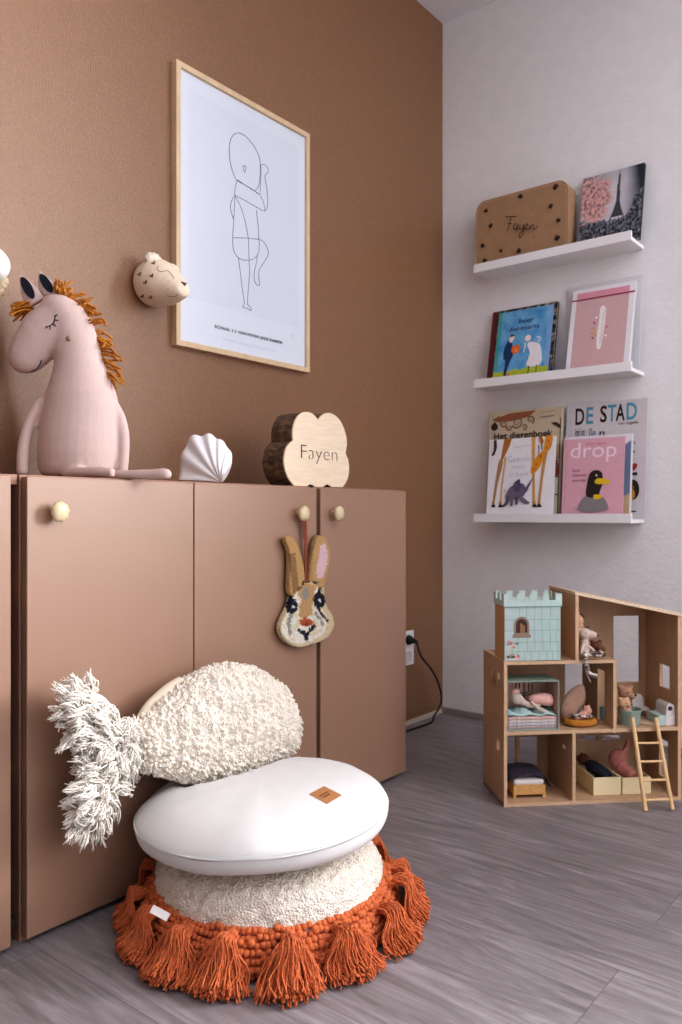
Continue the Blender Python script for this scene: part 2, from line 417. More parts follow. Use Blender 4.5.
strokes = [
 [(228, 420), (212, 372), (209, 320), (218, 290), (235, 280), (255, 288), (280, 315), (298, 350), (302, 380), (300, 425), (294, 445), (285, 454), (270, 446), (232, 420)],
 [(232, 420), (228, 440), (226, 466), (250, 480), (285, 500), (316, 515), (324, 490), (322, 450), (316, 410), (326, 398), (322, 382), (312, 374), (302, 378)],
 [(285, 454), (300, 465), (302, 440), (304, 408), (304, 378)],
 [(232, 424), (262, 440), (296, 462)], [(302, 466), (312, 490), (316, 515)],
 [(226, 466), (216, 484), (212, 505), (218, 530), (222, 540)],
 [(226, 470), (222, 540), (219, 596), (221, 630), (234, 654), (255, 663), (280, 660), (296, 642), (299, 606), (292, 600)],
 [(226, 470), (242, 500), (256, 545), (266, 600), (268, 660)],
 [(219, 596), (250, 596), (292, 600), (310, 606), (322, 624), (326, 645), (314, 668), (300, 690), (297, 710), (300, 736), (292, 738), (284, 722), (284, 700), (290, 670), (294, 645)],
 [(290, 512), (294, 545), (297, 575), (297, 602)],
 [(236, 654), (242, 700), (248, 750), (254, 790), (250, 805), (262, 808), (274, 815), (272, 804), (264, 795), (266, 750), (270, 700), (268, 662)],
 [(250, 380), (258, 380), (258, 392), (254, 398), (250, 380)],
]
b.m = 2
for st in strokes:
    pts = catmull([q(*p) for p in st], 4); b.tube(pts, .0008, 5)
b.m = 3
tp0 = q(165, 868); tl = q(368, 868).y - tp0.y
zt_txt = zb + .066
b.text('SCHAAL 1:1 VAN FAYEN JADE RAMEIN', lambda x, y: (xp + .0007, tp0.y + x, zt_txt + y), width=tl, height=.0115, off=.03, sp=1.15)
b.m = 4
tp1 = q(188, 900); tl1 = q(345, 900).y - tp1.y
b.text('GEBOREN 21 JUNI 2019  50 CM  3500 GRAM', lambda x, y: (xp + .0007, tp1.y + x, zt_txt - .026 + y), width=tl1, height=.006, sp=1.2)
cc = q(400, 880)
b.tube([Vector((xp + .0006, cc.y + .007 * math.cos(k * PI / 6), zb + .10 + .007 * math.sin(k * PI / 6))) for k in range(13)], .0005, 4)
lg = mk('pale_grey_print', (188, 192, 200), .6)
b.build('print', [paper, paper_refl, mk('line_print', (74, 76, 84), .6), black, lg], pr)

# ================================================================== leopard head
lc = Vector((XW, 1.249, 1.326))
lr = thing('leopard_wall_head', lc, 'spotted cream leopard head mounted on the brown wall beside the poster', 'wall decoration')
felt = mk('cream_felt', (232, 214, 190), .95, var=.06, nscale=120, bump=.3, bscale=500, bdist=.001)
b = MB()
rg = []
for (dx, r_, dz, sq) in ((.001, .046, 0, 1), (.012, .054, 0, 1), (.030, .0575, 0, 1), (.052, .0575, 0, 1), (.072, .053, -.006, 1), (.092, .044, -.014, .97), (.110, .035, -.022, .92), (.126, .026, -.029, .9), (.136, .018, -.032, .9), (.140, .008, -.033, .9)):
    rg.append((lc + Vector((dx, 0, dz)), Vector((0, r_, 0)), Vector((0, 0, r_ * sq))))
b.ell(rg, 28)
body = b.build('head', felt, lr, mods=[('REMESH', .004), ('SMOOTH', 6)]); bake(body)
bv = bvh(body)
fur = mk('cream_fur', (238, 226, 210), 1, var=.1, nscale=200, bump=.7, bscale=400, bdist=.003)
for (y, z) in ((lc.y - .022, lc.z + .049), (lc.y + .034, lc.z + .036)):
    b = MB(); b.ball((XW + .050, y, z), (.012, .024, .018), 18, 12)
    e = b.build('ear', fur, lr, mods=[('SUBSURF', 2), ('DISPLACE', 'CLOUDS', .008, .006)]); bake(e)
def L(cx, cy, bv=bv, lift=.0008): return hit(bv, 130 + cx / 9.743, 240 + cy / 9.743, lift)
b = MB()
def dot(b, p, r):
    if p is not None: b.ball(p, r, 8, 5)
for (cx, cy) in ((90, 330), (210, 345), (148, 410), (118, 545), (200, 555), (228, 222), (300, 480)):
    if (cx, cy) == (300, 480): continue
    b = MB()
    for (dx, dy) in ((-10, 5), (9, -9), (7, 9)): dot(b, L(cx + dx, cy + dy), .0024)
    if b.v: b.build('spot', mk('brown_thread', (92, 70, 60), .8), lr)
b = MB()
for (cx, cy) in ((375, 400), (372, 470), (362, 540), (320, 440), (440, 455)): dot(b, L(cx, cy), .0011)
for st in ([(275, 250), (268, 280), (290, 305), (330, 308), (362, 296), (400, 330), (430, 370)], [(370, 545), (410, 552), (450, 545), (470, 530)]):
    pts = [L(*p) for p in st]; pts = [p for p in pts if p is not None]
    if len(pts) > 1: b.tube(catmull(pts, 4), .0007, 5)
b.build('stitching', mk('grey_thread', (140, 125, 115), .8), lr)
b = MB(); nc = lc + Vector((.133, 0, -.020))
b.loft([[nc + Vector((-.006, -.010, .006)), nc + Vector((-.006, .010, .006)), nc + Vector((.002, 0, -.010))], [nc + Vector((.006, -.008, .004)), nc + Vector((.006, .008, .004)), nc + Vector((.007, 0, -.006))]])
b.build('nose', mk('nose_felt', (92, 74, 66), .8), lr, bevel=.001)
# second mounted head at the left edge
hc = onX(-24, 268, XW); hr = thing('animal_wall_head', hc, 'white head with a gold ruff on the wall, cut off by the photo left edge', 'wall decoration')
b = MB(); b.ell([(hc + Vector((dx, 0, dz)), Vector((0, r_, 0)), Vector((0, 0, r_ * 1.05))) for dx, r_, dz in ((.001, .030, .004), (.02, .040, .004), (.05, .040, .0), (.08, .032, -.006), (.1, .02, -.01), (.105, .008, -.01))], 24)
bake(b.build('head', mk('white_felt', (238, 234, 230), .9, var=.03), hr, mods=[('SUBSURF', 1)]))
b = MB()
for k in range(26):
    a = PI * (1.05 + .9 * k / 25)
    b.ball(hc + Vector((.012 + .008 * (k % 2), .050 * math.cos(a), .050 * math.sin(a) - .012)), (.008, .011, .011), 10, 6)
b.build('ruff', gold, hr, smooth=180)
# ================================================================== plush horse (sits on the widest cabinet)
hD = 1.66; hs = hD / F
ho = atD(80, 480, hD); ho.z = ZT
hr = thing('plush_horse', ho, 'pale pink plush horse with closed eyes and mustard yarn mane, sitting on the cabinet', 'soft toy')
HM = camframe(ho)
def H(cx, cy, y=0):          # crop pixel -> local upright frame
    px, py = cx / 3.41, 230 + cy / 3.41
    return Vector(((px - 80) * hs, y, CAMZ + (CY - py) * hs - ZT))
u = hs / 3.41
b = MB(HM)
def hring(cx, cy, hw, t=None, y=0): return (H(cx, cy, y), Vector((hw * u, 0, 0)), Vector((0, (t if t else hw * .78) * u, 0)))
b.ell([hring(266, 842, 100, 84), hring(266, 834, 122, 98), hring(268, 812, 134, 106), hring(270, 760, 139, 112), hring(273, 700, 138, 110), hring(277, 630, 133, 100), hring(277, 560, 119, 92),
       hring(276, 500, 98, 78), hring(270, 450, 82, 68), hring(260, 400, 80, 62), hring(243, 340, 81, 60), hring(222, 290, 80, 57), hring(206, 255, 66, 50), hring(196, 232, 45, 36), hring(192, 221, 20, 18)], 28)
# head / muzzle along a sloping axis
def mring(cx, cy, hw, t): 
    d = Vector((.86, 0, -.51)).normalized()   # across the muzzle
    return (H(cx, cy), Vector((.70, 0, -.71)) * hw * u, Vector((0, t * u, 0)))
b.ell([mring(236, 292, 60, 44), mring(205, 308, 82, 56), mring(174, 340, 90, 60), mring(134, 371, 79, 60), mring(106, 405, 73, 56), mring(84, 433, 64, 52), mring(66, 453, 51, 44), mring(53, 466, 33, 30), mring(47, 473, 15, 15)], 24)
# arms and legs
def ht(pts, r, flat=1): b.tube(catmull([H(*p) for p in pts], 5), [x * u for x in r] if isinstance(r, list) else r * u, 14)
ht([(185, 572, -.012), (148, 598, -.016), (120, 648, -.02), (103, 708, -.024), (97, 770, -.03), (99, 838, -.034)], 20)
ht([(382, 590, 0), (410, 640, -.004), (424, 700, -.006), (424, 760, -.006), (418, 835, -.006)], 20)
ht([(250, 836, -.05), (310, 832, -.07), (380, 832, -.085), (432, 836, -.092)], 17)
ht([(380, 838, -.04), (450, 840, -.056), (530, 838, -.068), (612, 840, -.078)], [17] * 12 + [20, 21, 19, 8])
linen = mk('pink_linen', (204, 180, 173), .95, var=.05, nscale=70, stretch=(4, 4, 1), bump=.35, bscale=420, bdist=.001)
body = b.build('body', linen, hr, mods=[('REMESH', .0042), ('SMOOTH', 5)]); bake(body)
for v in body.data.vertices:
    if v.co.z < .0005: v.co.z = .0005
bv = bvh(body)
def HH(cx, cy, lift=.0009): return hit(bv, cx / 3.41, 230 + cy / 3.41, lift)
navy = mk('navy_thread', (36, 38, 52), .8)
b = MB()
b.tube(catmull([HH(*p) for p in ((157, 330), (172, 326), (185, 312), (188, 290))], 5), .0011, 6)
for a, c in (((160, 329), (156, 336)), ((172, 325), (170, 340)), ((180, 318), (190, 328)), ((186, 306), (198, 308)), ((188, 293), (196, 288))):
    b.tube([HH(*a), HH(*c)], .0011, 6)
b.build('eyelashes', navy, hr)
b = MB(); b.tube(catmull([HH(*p) for p in ((104, 482), (120, 477), (134, 463), (141, 444))], 5), .0012, 6); b.build('mouth', navy, hr)
b = MB(); p = HH(235, 370); b.ball(p, (.0055, .0055, .0055), 16, 10); b.build('cheek_button', mk('taupe_button', (150, 122, 104), .6), hr, smooth=180)
# ears
def ear(tip, a, c, y):
    T = H(*tip, y); A = H(*a, y); C = H(*c, y); m = (A + C) / 2; w = (C - A) / 2
    rings = []
    for k in range(9):
        t = k / 8; wid = (1 - t) ** .8 * (1 + .5 * math.sin(PI * t)) if t < 1 else .02
        ct = m.lerp(T, t); rings.append((ct, w * max(wid, .04), Vector((0, .008 * max(1 - t, .1), 0))))
    e = MB(HM); e.ell(rings, 16); eo = e.build('ear', linen, hr, smooth=180)
    e = MB(HM)
    l = []; ax = T - m
    for k in range(20):
        a_ = 2 * PI * k / 20
        l.append(m + ax * (.47 + .36 * math.cos(a_)) + w * (.52 * math.sin(a_)) + w * .12 + Vector((0, -.0105 + .005 * (.47 + .36 * math.cos(a_)), 0)))
    e.prism(l, (0, .004, 0)); e.build('ear_lining', mk('black_felt', (30, 32, 44), .95), eo)
ear((66, 150), (100, 268), (150, 236), -.004)
ear((128, 134), (146, 226), (208, 222), .006)
# mane and forelock
must = mk('mustard_yarn', (190, 124, 48), .95, var=.25, nscale=160, bump=.4, bscale=900, bdist=.001)
def strand(b, p0, d, ln, r):
    pts = [p0 + d * ln * t + Vector((0, 0, -.018 * t * t)) + Vector((random.gauss(0, .003), random.gauss(0, .003), random.gauss(0, .003))) * t for t in (0, .35, .7, 1)]
    b.tube(catmull(pts, 3), [r] * 9 + [r * .6], 6)
b = MB(HM)
spine = catmull([H(*p) for p in ((200, 210), (240, 232), (280, 270), (308, 320), (330, 375), (350, 430), (366, 480), (375, 500))], 8)
for k in range(86):
    t = random.random() ** 1.25; p = spine[min(int(t * (len(spine) - 1)), len(spine) - 1)]
    up = 1 - t
    d = Vector((.65 + .35 * t + random.gauss(0, .22), random.gauss(0, .5), .95 * up - .12 + random.gauss(0, .16))).normalized()
    if t < .16: d = Vector((random.gauss(.25, .25), random.gauss(0, .4), 1.1)).normalized()
    strand(b, p + Vector((-.006, random.gauss(0, .006), -.002)), d, random.uniform(.030, .050), .0023)
b.build('mane', must, hr, smooth=180)
b = MB(HM)
for k in range(16):
    d = Vector((-1, random.gauss(-.2, .4), random.gauss(.1, .28))).normalized()
    strand(b, H(108 + random.gauss(0, 4), 262 + random.gauss(0, 8), random.gauss(0, .008)), d, random.uniform(.03, .046), .0023)
b.build('forelock', must, hr, smooth=180)

# ================================================================== scallop shell ornament
sD = 1.83; so = atD(207, 484, sD); so.z = ZT
SM = camframe(so) 
def SH(cx, cy, y=0):
    px, py = 175 + cx / 10.49, 425 + cy / 10.49
    return Vector(((px - 207) * sD / F, y, CAMZ + (CY - py) * sD / F - ZT))
tips = [(55, 575), (50, 440), (85, 300), (125, 180), (215, 108), (300, 108), (390, 100), (450, 148), (520, 180), (560, 255), (602, 320), (585, 430), (545, 520)]
hinge = SH(490, 600)
b = MB(SM); na = 72; nr = 14
edge = catmull([SH(*t) for t in tips], 6); na = len(edge)
for sgn in (-1, 1):
    rows = []
    for i in range(nr + 1):
        t = i / nr; row = []
        for j, e in enumerate(edge):
            ph = j / (na - 1) * 2 * PI * 6.5
            thick = .034 * (math.sin(PI * min(1, t ** .75)) ** .8) * (math.sin(PI * (.06 + .88 * j / (na - 1))) ** .5)
            rid = .0042 * t ** .7 * math.cos(ph) * (1 if t < .98 else .8)
            p = hinge.lerp(e, t * (1 + .022 * math.cos(ph) * t))
            row.append(p + Vector((0, sgn * (thick + .003 + rid), 0)))
        rows.append(row)
    R = [[b.vert(p) for p in r] for r in rows]
    for i in range(nr):
        for j in range(na - 1): b.face((R[i][j], R[i][j + 1], R[i + 1][j + 1], R[i + 1][j]))
    if sgn == -1: F0 = R
    else:
        for j in range(na - 1): b.face((F0[nr][j], F0[nr][j + 1], R[nr][j + 1], R[nr][j]))
        for i in range(nr):
            b.face((F0[i][0], F0[i + 1][0], R[i + 1][0], R[i][0])); b.face((F0[i][-1], F0[i + 1][-1], R[i + 1][-1], R[i][-1]))
for k, v in enumerate(b.v):
    if v.z < ZT: v.z = ZT
o = b.build('scallop_shell', mk('white_ceramic', (240, 238, 238), .35, var=.01), smooth=60)
tag(o, 'white ribbed scallop shell ornament on the cabinet between the plush horse and the wooden block', 'ornament')

# ================================================================== wooden flower block
xb = -1.338
def FB(cx, cy): return onX(255 + cx / 6.495, 400 + cy / 6.495, xb)
segs = [[(262, 566), (222, 515), (198, 455), (189, 395), (198, 330), (218, 290), (247, 264)], [(247, 264), (246, 200), (262, 135), (292, 92), (332, 77), (372, 88), (412, 128)],
        [(412, 128), (440, 96), (485, 84), (535, 112), (570, 165), (592, 235), (597, 290), (588, 345)], [(588, 345), (605, 390), (612, 440), (606, 495), (590, 535), (570, 566)]]
pts = []
for s_ in segs: pts += catmull([FB(*p) for p in s_], 6)[:-1]
pts.append(FB(570, 566))
for p in ((500, 566), (470, 546), (440, 566), (395, 566), (362, 546), (335, 566)): pts.append(FB(*p))
for p in pts: p.z = max(p.z, ZT)
fr = thing('flower_name_block', (xb - .045, pts[0].y + .1, ZT), 'thick flower shaped wooden block with a name on its pale face, standing on the cabinet', 'ornament')
b = MB(); b.prism([p + Vector((-.0045, 0, 0)) for p in pts], (-.070, 0, 0), 0, 0)
b.build('bark_block', bark, fr, smooth=30)
b = MB(); b.prism([p.copy() for p in pts], (-.0042, 0, 0))
o0 = FB(298, 372); w_ = FB(533, 372).y - o0.y
b.m = 1
b.text('Fayen', lambda x, y: (xb + .0008, o0.y + x, o0.z - .010 + y - .004), width=w_, height=.046, off=-.022)
b.build('face_plate', [maple, mk('engraving', (70, 52, 42), .8)], fr)

# ================================================================== rabbit head hanging on the knob
xr = XF + .018
def RP(px, py): return onX(px + .8, py, xr)
def rc(cx, cy): return (260 + cx / 6.4, 500 + cy / 6.4)
head = [(215, 575), (190, 605), (170, 680), (140, 740), (117, 800), (120, 855), (150, 900), (195, 932), (245, 942), (300, 930), (350, 915), (410, 885), (445, 840), (460, 790), (448, 735), (415, 680), (402, 630), (392, 560), (345, 522), (285, 513), (240, 540)]
earl = [(225, 590), (180, 600), (176, 500), (180, 410), (172, 320), (150, 262), (148, 240), (175, 233), (203, 250), (232, 300), (255, 370), (268, 440), (272, 500), (262, 540)]
earr = [(302, 520), (304, 450), (312, 390), (328, 320), (350, 245), (370, 226), (395, 234), (415, 265), (432, 320), (434, 380), (425, 440), (408, 500), (398, 560), (380, 575), (340, 540)]
rr = thing('rabbit_wall_hanging', RP(304, 590), 'tufted wool rabbit head hanging from the knob of the middle cabinet door', 'wall hanging')
b = MB()
for P in (head, earl, earr):
    lp = catmull([RP(*rc(*p)) for p in P], 4, True); b.prism([p + Vector((.006, 0, 0)) for p in lp], (-.0155, 0, 0))
ro = b.build('tufted_head', mk('tufted_wool', (255, 255, 255), 1, var=.25, nscale=350, attr=True, bump=.8, bscale=420, bdist=.003, btype='VORONOI'), rr,
             mods=[('REMESH', .0022), ('SMOOTH', 5), ('DISPLACE', 'VORONOI', .0035, -.0045)]); bake(ro)
TAN = S((204, 164, 112)); CRM = S((232, 216, 182)); WHT = S((244, 238, 226)); BLK = S((30, 32, 44)); BRN = S((92, 64, 40)); PNK = S((232, 200, 206)); GRY = S((160, 156, 146)); ORG = S((190, 96, 56))
PEARL = [(385, 290), (415, 275), (433, 330), (433, 385), (420, 445), (398, 505), (372, 500), (358, 465), (368, 400), (380, 340)]
PFACE = [(240, 560), (300, 530), (360, 545), (345, 620), (330, 690), (335, 735), (295, 760), (250, 748), (250, 690), (262, 640), (238, 600)]
def rabbit_col(p):
    px, py = project(p); x, y = (px - 260) * 6.4, (py - 500) * 6.4
    x += noise.noise(p * 260) * 13; y += noise.noise(p * 260 + Vector((9, 9, 9))) * 13
    if y < 515 or (x < 270 and y < 610 - max(0, x - 215) * 1.3) or (x > 372 and y < 560):
        if inpoly(x, y, PEARL): return PNK
        if x < 300:
            return mix(TAN, BRN, .55 if abs(x - (190 + (y - 240) * .12)) < 22 and y > 340 else .0)
        return mix(TAN, BRN, .25 if x < 335 and y > 300 else 0)
    for (ex, ey, hx, hy) in ((203, 678, 214, 684), (380, 642, 382, 640)):
        if math.hypot((x - hx) / 13, (y - hy) / 15) < .7: return WHT
        if math.hypot((x - ex) / 40, (y - ey) / 50) < 1: return BLK
    if pld(x, y, [(190, 650), (205, 600), (235, 565)]) < 14 or pld(x, y, [(372, 620), (382, 580), (392, 555)]) < 12: return BLK
    if pld(x, y, [(180, 615), (240, 570), (285, 522), (330, 512), (385, 545)]) < 10: return BRN
    if pld(x, y, [(252, 836), (292, 858), (300, 890)]) < 12 or pld(x, y, [(345, 806), (318, 840), (298, 862)]) < 12: return BLK
    if pld(x, y, [(370, 690), (410, 750), (432, 775)]) < 8: return mix(BLK, BRN, .5)
    if math.hypot((x - 295) / 46, (y - 784) / 26) < 1 or pld(x, y, [(285, 755), (290, 780)]) < 10:
        return S((150, 70, 50)) if math.hypot((x - 300) / 22, (y - 795) / 14) < 1 else ORG
    if math.hypot((x - 292) / 24, (y - 600) / 42) < 1: return GRY
    if inpoly(x, y, PFACE): return TAN
    if pld(x, y, [(195, 740), (180, 800), (195, 850)]) < 12 or pld(x, y, [(350, 720), (390, 770), (400, 800)]) < 9: return GRY
    if pld(x, y, head + head[:1]) < 22: return mix(TAN, CRM, .8)
    if pld(x, y, [(190, 860), (240, 800), (250, 770)]) < 12 or pld(x, y, [(350, 770), (340, 860), (390, 830)]) < 10: return CRM
    return WHT if noise.noise(p * 120) > -.25 else CRM
paint(ro, rabbit_col)
b = MB()
kc = onX(304, 513, XF + .012)
top = RP(*rc(292, 520)); 
for dy in (-.0015, .0018):
    l = [Vector((XF + .010, kc.y + dy * 2.2, kc.z + .009)), Vector((XF + .011, kc.y + dy * 3.5, kc.z - .01)), Vector((xr - .002, top.y + dy, (top.z + kc.z) / 2)), Vector((xr - .003, top.y + dy, top.z - .012))]
    b.tube(catmull(l, 6), .0042, 8, flat=.4)
b.build('strap', mk('red_brown_ribbon', (140, 66, 44), .6, var=.5, nscale=220, stretch=(1, 1, .5)), rr, smooth=180)

# ================================================================== socket and cord
c0 = onX(409.5, 631, XW + .01); c1 = onX(409.5, 665, XW + .01)
sy = onX(414, 648, XW + .01).y
sk = thing('power_socket', (XW, sy - .04, (c0.z + c1.z) / 2), 'white double wall socket half hidden behind the narrow cabinet, beside the corner', 'socket')
b = MB(); b.box((XW, sy - .081, c1.z), (XW + .010, sy, c0.z)); b.build('cover_plate', white_paint, sk, bevel=.002)
zc = (c0.z + c1.z) / 2; sp = (c0.z - c1.z) / 4
for s_ in (1, -1):
    b = MB(); n = 24
    M = Matrix.Translation((XW + .0105, sy - .0405, zc + s_ * sp)) @ Matrix.Rotation(PI / 2, 4, 'Y'); b.M = M
    b.lathe([(.001, .0012), (.0185, .0012), (.0192, .003), (.0225, .003), (.0228, 0)], n=n)
    b.build('socket_ring', mk('socket_plastic', (205, 202, 200), .5), sk, smooth=40)
pc = Vector((XW + .012, sy - .0405, zc + sp))
cr = thing('power_cord', (pc.x, pc.y, 0), 'black cord plugged into the wall socket and drooping down to the floor in the corner', 'cord')  # plain power cord with its plug, no extension block
blk_pl = mk('black_rubber', (24, 22, 22), .5)
b = MB(); b.tube([pc, pc + Vector((.009, 0, 0)), pc + Vector((.018, .004, -.002)), pc + Vector((.03, .012, -.005))], [.017, .0165, .010, .005], 16); b.build('plug', blk_pl, cr, smooth=50)
b = MB(); xx = XW + .06
pts = [pc + Vector((.029, .011, -.005)), onX(421, 656, xx), onX(431, 669, xx), onX(438, 682, xx), onX(441.5, 698, xx), onX(439, 708, xx), onX(434, 716, xx)]
pts += [Vector((xx + .0, pts[-1].y - .02, .006)), Vector((xx - .005, pts[-1].y - .14, .0045)), Vector((xx - .01, pts[-1].y - .35, .0045))]
b.tube(catmull(pts, 6), .0036, 8); b.build('cable', blk_pl, cr, smooth=180)
# ================================================================== floor cushions
boucle = mk('cream_boucle', (240, 230, 216), 1, var=.14, nscale=260, bump=.8, bscale=260, bdist=.004, btype='VORONOI')
rust = mk('rust_cotton', (208, 116, 72), 1, var=.28, nscale=240, bump=.5, bscale=700, bdist=.001)
PC = Vector((-1.073, 1.118, 0))
pr = thing('tasselled_floor_cushion', PC, 'cream boucle floor cushion with rust orange tassels, lowest of the stack', 'cushion')
prof = [(.004, .006), (.15, .004), (.198, .012), (.214, .032), (.218, .060), (.212, .092), (.198, .118), (.174, .132), (.13, .139), (.07, .141), (.004, .141)]
pp = catmull([Vector((r, 0, z)) for r, z in prof], 7)
b = MB(); b.lathe([(max(p.x, .002), p.z) for p in pp], PC, 200)
o = b.build('cushion_cover', boucle, pr, mods=[('DISPLACE', 'VORONOI', .0075, -.011), ('DISPLACE', 'CLOUDS', .05, .008)], smooth=180)
pouf = bake(o)
b = MB()                                             # bumpy rust rows low on the side
for (r, z, k) in ((.2175, .068, 150), (.2235, .060, 150), (.2305, .051, 154), (.237, .042, 156), (.2425, .032, 156), (.246, .020, 156), (.245, .009, 156)):
    for i in range(k):
        a = 2 * PI * i / k + random.gauss(0, .004); q_ = random.uniform(.85, 1.2)
        b.ball(PC + Vector((r * math.cos(a), r * math.sin(a), z + random.gauss(0, .0022))), (.0066 * q_, .0070 * q_, .0064 * q_), 8, 6)
b.lathe([(.20, .006), (.238, .004), (.247, .014), (.243, .030), (.228, .050), (.21, .055)], PC, 90)
for k, v in enumerate(b.v):
    if v.x < XF + .003: v.x = XF + .003
bd = b.build('rust_band', rust, pr, smooth=180)
def tassel(ang, ln, seed):
    rnd = random.Random(seed)
    b = MB(); dirv = Vector((math.cos(ang), math.sin(ang), 0)); side = Vector((-math.sin(ang), math.cos(ang), 0))
    lim = XF + .006
    h = PC + dirv * (.229 + rnd.gauss(0, .002)) + Vector((0, 0, .058 + rnd.gauss(0, .004)))
    tocab = max(0, -dirv.x)
    ln *= .92 + .17 * dirv.dot(-FWD)
    reach = ln * (1 - .55 * tocab ** 2)
    b.ball(h, (.013, .013, .012), 12, 8)
    lean = rnd.gauss(0, .008)
    for k in range(290):
        s_ = rnd.gauss(0, .5); s_ = max(-1, min(1, s_)); up = rnd.random()
        e = reach * rnd.uniform(.72, 1.06) * (1 - .22 * s_ * s_)
        w = .052 * s_
        lift = .004 + .040 * up * (1 - abs(s_) * .6)
        p0 = h + side * (.008 * s_) + Vector((0, 0, .006 * up))
        p1 = h + dirv * (.020 + e * .22) + side * (w * .42 + lean * .3) + Vector((0, 0, .002 + lift * .5 - .004))
        p2 = h + dirv * (e * .66) + side * (w * .82 + lean * .7 + rnd.gauss(0, .004)); p2.z = max(.003, h.z * .62 - .018 + lift * .75)
        p3 = h + dirv * e + side * (w + lean + rnd.gauss(0, .005)); p3.z = max(.0028, .003 + lift * .55 + rnd.gauss(0, .003))
        pts = [p0, p1, p2, p3]
        for p in pts: p.x = max(p.x, lim)
        cv = catmull(pts, 4); wa, wb, ph = rnd.gauss(0, .0022), rnd.gauss(0, .0018), rnd.random() * 6
        for q_, p in enumerate(cv[1:], 1):
            p += side * wa * math.sin(q_ * 1.1 + ph) + Vector((0, 0, abs(wb) * math.sin(q_ * 1.3 + ph * 2) * (1 if q_ < 10 else 0)))
            p.z = max(p.z, .0022); p.x = max(p.x, lim)
        b.tube(cv, [.00125] * 11 + [.0016, .0019], 4)
    return b.build('tassel', rust, pr, smooth=180)
NT = 16
for k in range(NT):
    a = 2 * PI * (k + .35) / NT + random.gauss(0, .03)
    tassel(a, random.uniform(.074, .086), k)
b = MB()
cp = PC + Vector((math.cos(-2.35), math.sin(-2.35), 0)) * .245
M = Matrix.Translation(atD(160, 913, (atD(160, 913, 1) - CAM).dot(FWD) * 1.335)) @ Matrix.Rotation(TH, 4, 'Z') @ Matrix.Rotation(math.radians(28), 4, 'Y') @ Matrix.Rotation(-.5, 4, 'X')
b.M = M; b.box((-.016, -.0006, -.0065), (.016, .0006, .0065)); 
b.build('care_tag', mk('white_tag', (230, 226, 220), .7), pr)

# fish cushion leaning against the cabinet
XFi = -1.228
fr = thing('fish_cushion', Vector((XFi, 1.12, .24)), 'cream fish shaped cushion with a shaggy tail, leaning on the cabinet above the round cushions', 'cushion')
def FP(cx, cy, dx=0):
    px, py = 30 + cx / 2.273, 640 + cy / 2.273
    p = onX(px, py, XFi + dx); return p
b = MB()
secs = [(240, 196, 288, .020), (250, 188, 300, .030), (280, 162, 306, .040), (315, 128, 314, .050), (350, 100, 322, .058), (390, 74, 326, .064), (430, 58, 322, .068), (470, 53, 311, .069), (510, 60, 297, .066), (545, 74, 283, .060), (575, 95, 266, .051), (593, 120, 247, .038), (604, 146, 226, .024), (607, 172, 204, .010)]
secs = [(236 + (s_[0] - 236) * .968, *s_[1:]) for s_ in secs]
cs_ = [catmull([Vector((s_[0], s_[1], 0)) for s_ in secs], 8), catmull([Vector((s_[2], s_[3] * 1000, 0)) for s_ in secs], 8)]
rings = []
zc0 = FP(430, 190).z
for A, B in zip(*cs_):
    p1, p2 = FP(A.x, A.y), FP(A.x, B.x); c = (p1 + p2) / 2; hz = (p1.z - p2.z) / 2; th = B.y / 1000
    c.x += -(c.z - zc0) * .10
    cx_ = max(c.x, XF + th * .92 + .004); c.x = cx_
    nn = 72; ring = []
    for k in range(nn):
        a = 2 * PI * k / nn
        ring.append(c + Vector((th * math.cos(a) * (1 if math.cos(a) > 0 else .9), 0, 0)) + Vector((-.10 * hz * math.sin(a), 0, hz * math.sin(a))))
    rings.append(ring)
b.loft(rings)
o = b.build('body', boucle, fr, mods=[('SUBSURF', 2), ('DISPLACE', 'VORONOI', .0075, -.012), ('DISPLACE', 'CLOUDS', .03, .009)]); 
# woven rib rows
bake(o)
bv = bvh(o)
M = mworld(o); inv = M.inverted()
for v in o.data.vertices:
    w = M @ v.co
    if w.x > XFi - .01:
        ph = (w.y * 1.0 - w.z * .12) / .0285
        f = ph - math.floor(ph); g = math.exp(-((f - .5) / .16) ** 2)
        if noise.noise(Vector((w.y * 5, w.z * 9, 3))) > -.35: v.co.x += .0058 * g * (1 + noise.noise(w * 60))
fish_bv = bvh(o)
# folded lining behind the neck
b = MB(); rows = []
for k in range(9):
    t = k / 8; base = [(246, 176), (262, 150), (286, 126), (312, 104), (340, 88)]
    c = catmull([Vector((x, y, 0)) for x, y in base], 2)[k]
    p = FP(c.x, c.y, -.020); wv = .012 * (1 - t * .5)
    rows.append([p + Vector((.014, .012, -.016)), p + Vector((.012, .004, 0)), p + Vector((0, -.002, .006)), p + Vector((-.010, .004, .002)), p + Vector((-.012, .012, -.012))])
b.loft(rows, cap=False, closed=False)
b.build('lining_flap', mk('lining_fabric', (212, 200, 178), .9, var=.05), fr, smooth=180, mods=[('SUBSURF', 1)])
# shaggy tail: fabric core and yarn tufts
core = [(236 + (x - 236) * .91, y) for x, y in [(232, 190), (205, 165), (160, 108), (110, 92), (68, 112), (52, 160), (70, 215), (96, 250), (112, 275), (92, 330), (84, 390), (86, 432), (130, 440), (172, 420), (200, 370), (222, 310), (236, 285)]]
lp = catmull([FP(*p, -.03) for p in core], 4, True)
yarn = mk('cream_yarn', (248, 242, 232), 1, var=.10, nscale=120, bump=.3, bscale=800, bdist=.001)
b = MB(); cc = FP(150, 250, -.03)
def shrink(p, k): return cc + (p - cc) * k
inner = [Vector((110 * .62 + x * .38 if False else x, y, 0)) for x, y in core]
b.prism([Vector((p.x + .012, p.y * .80 + cc.y * .20, p.z * .84 + cc.z * .16)) for p in lp], (-.028, 0, 0))
b.m = 0
rnd = random.Random(11)
jt = (228, 240)
cnt = 0
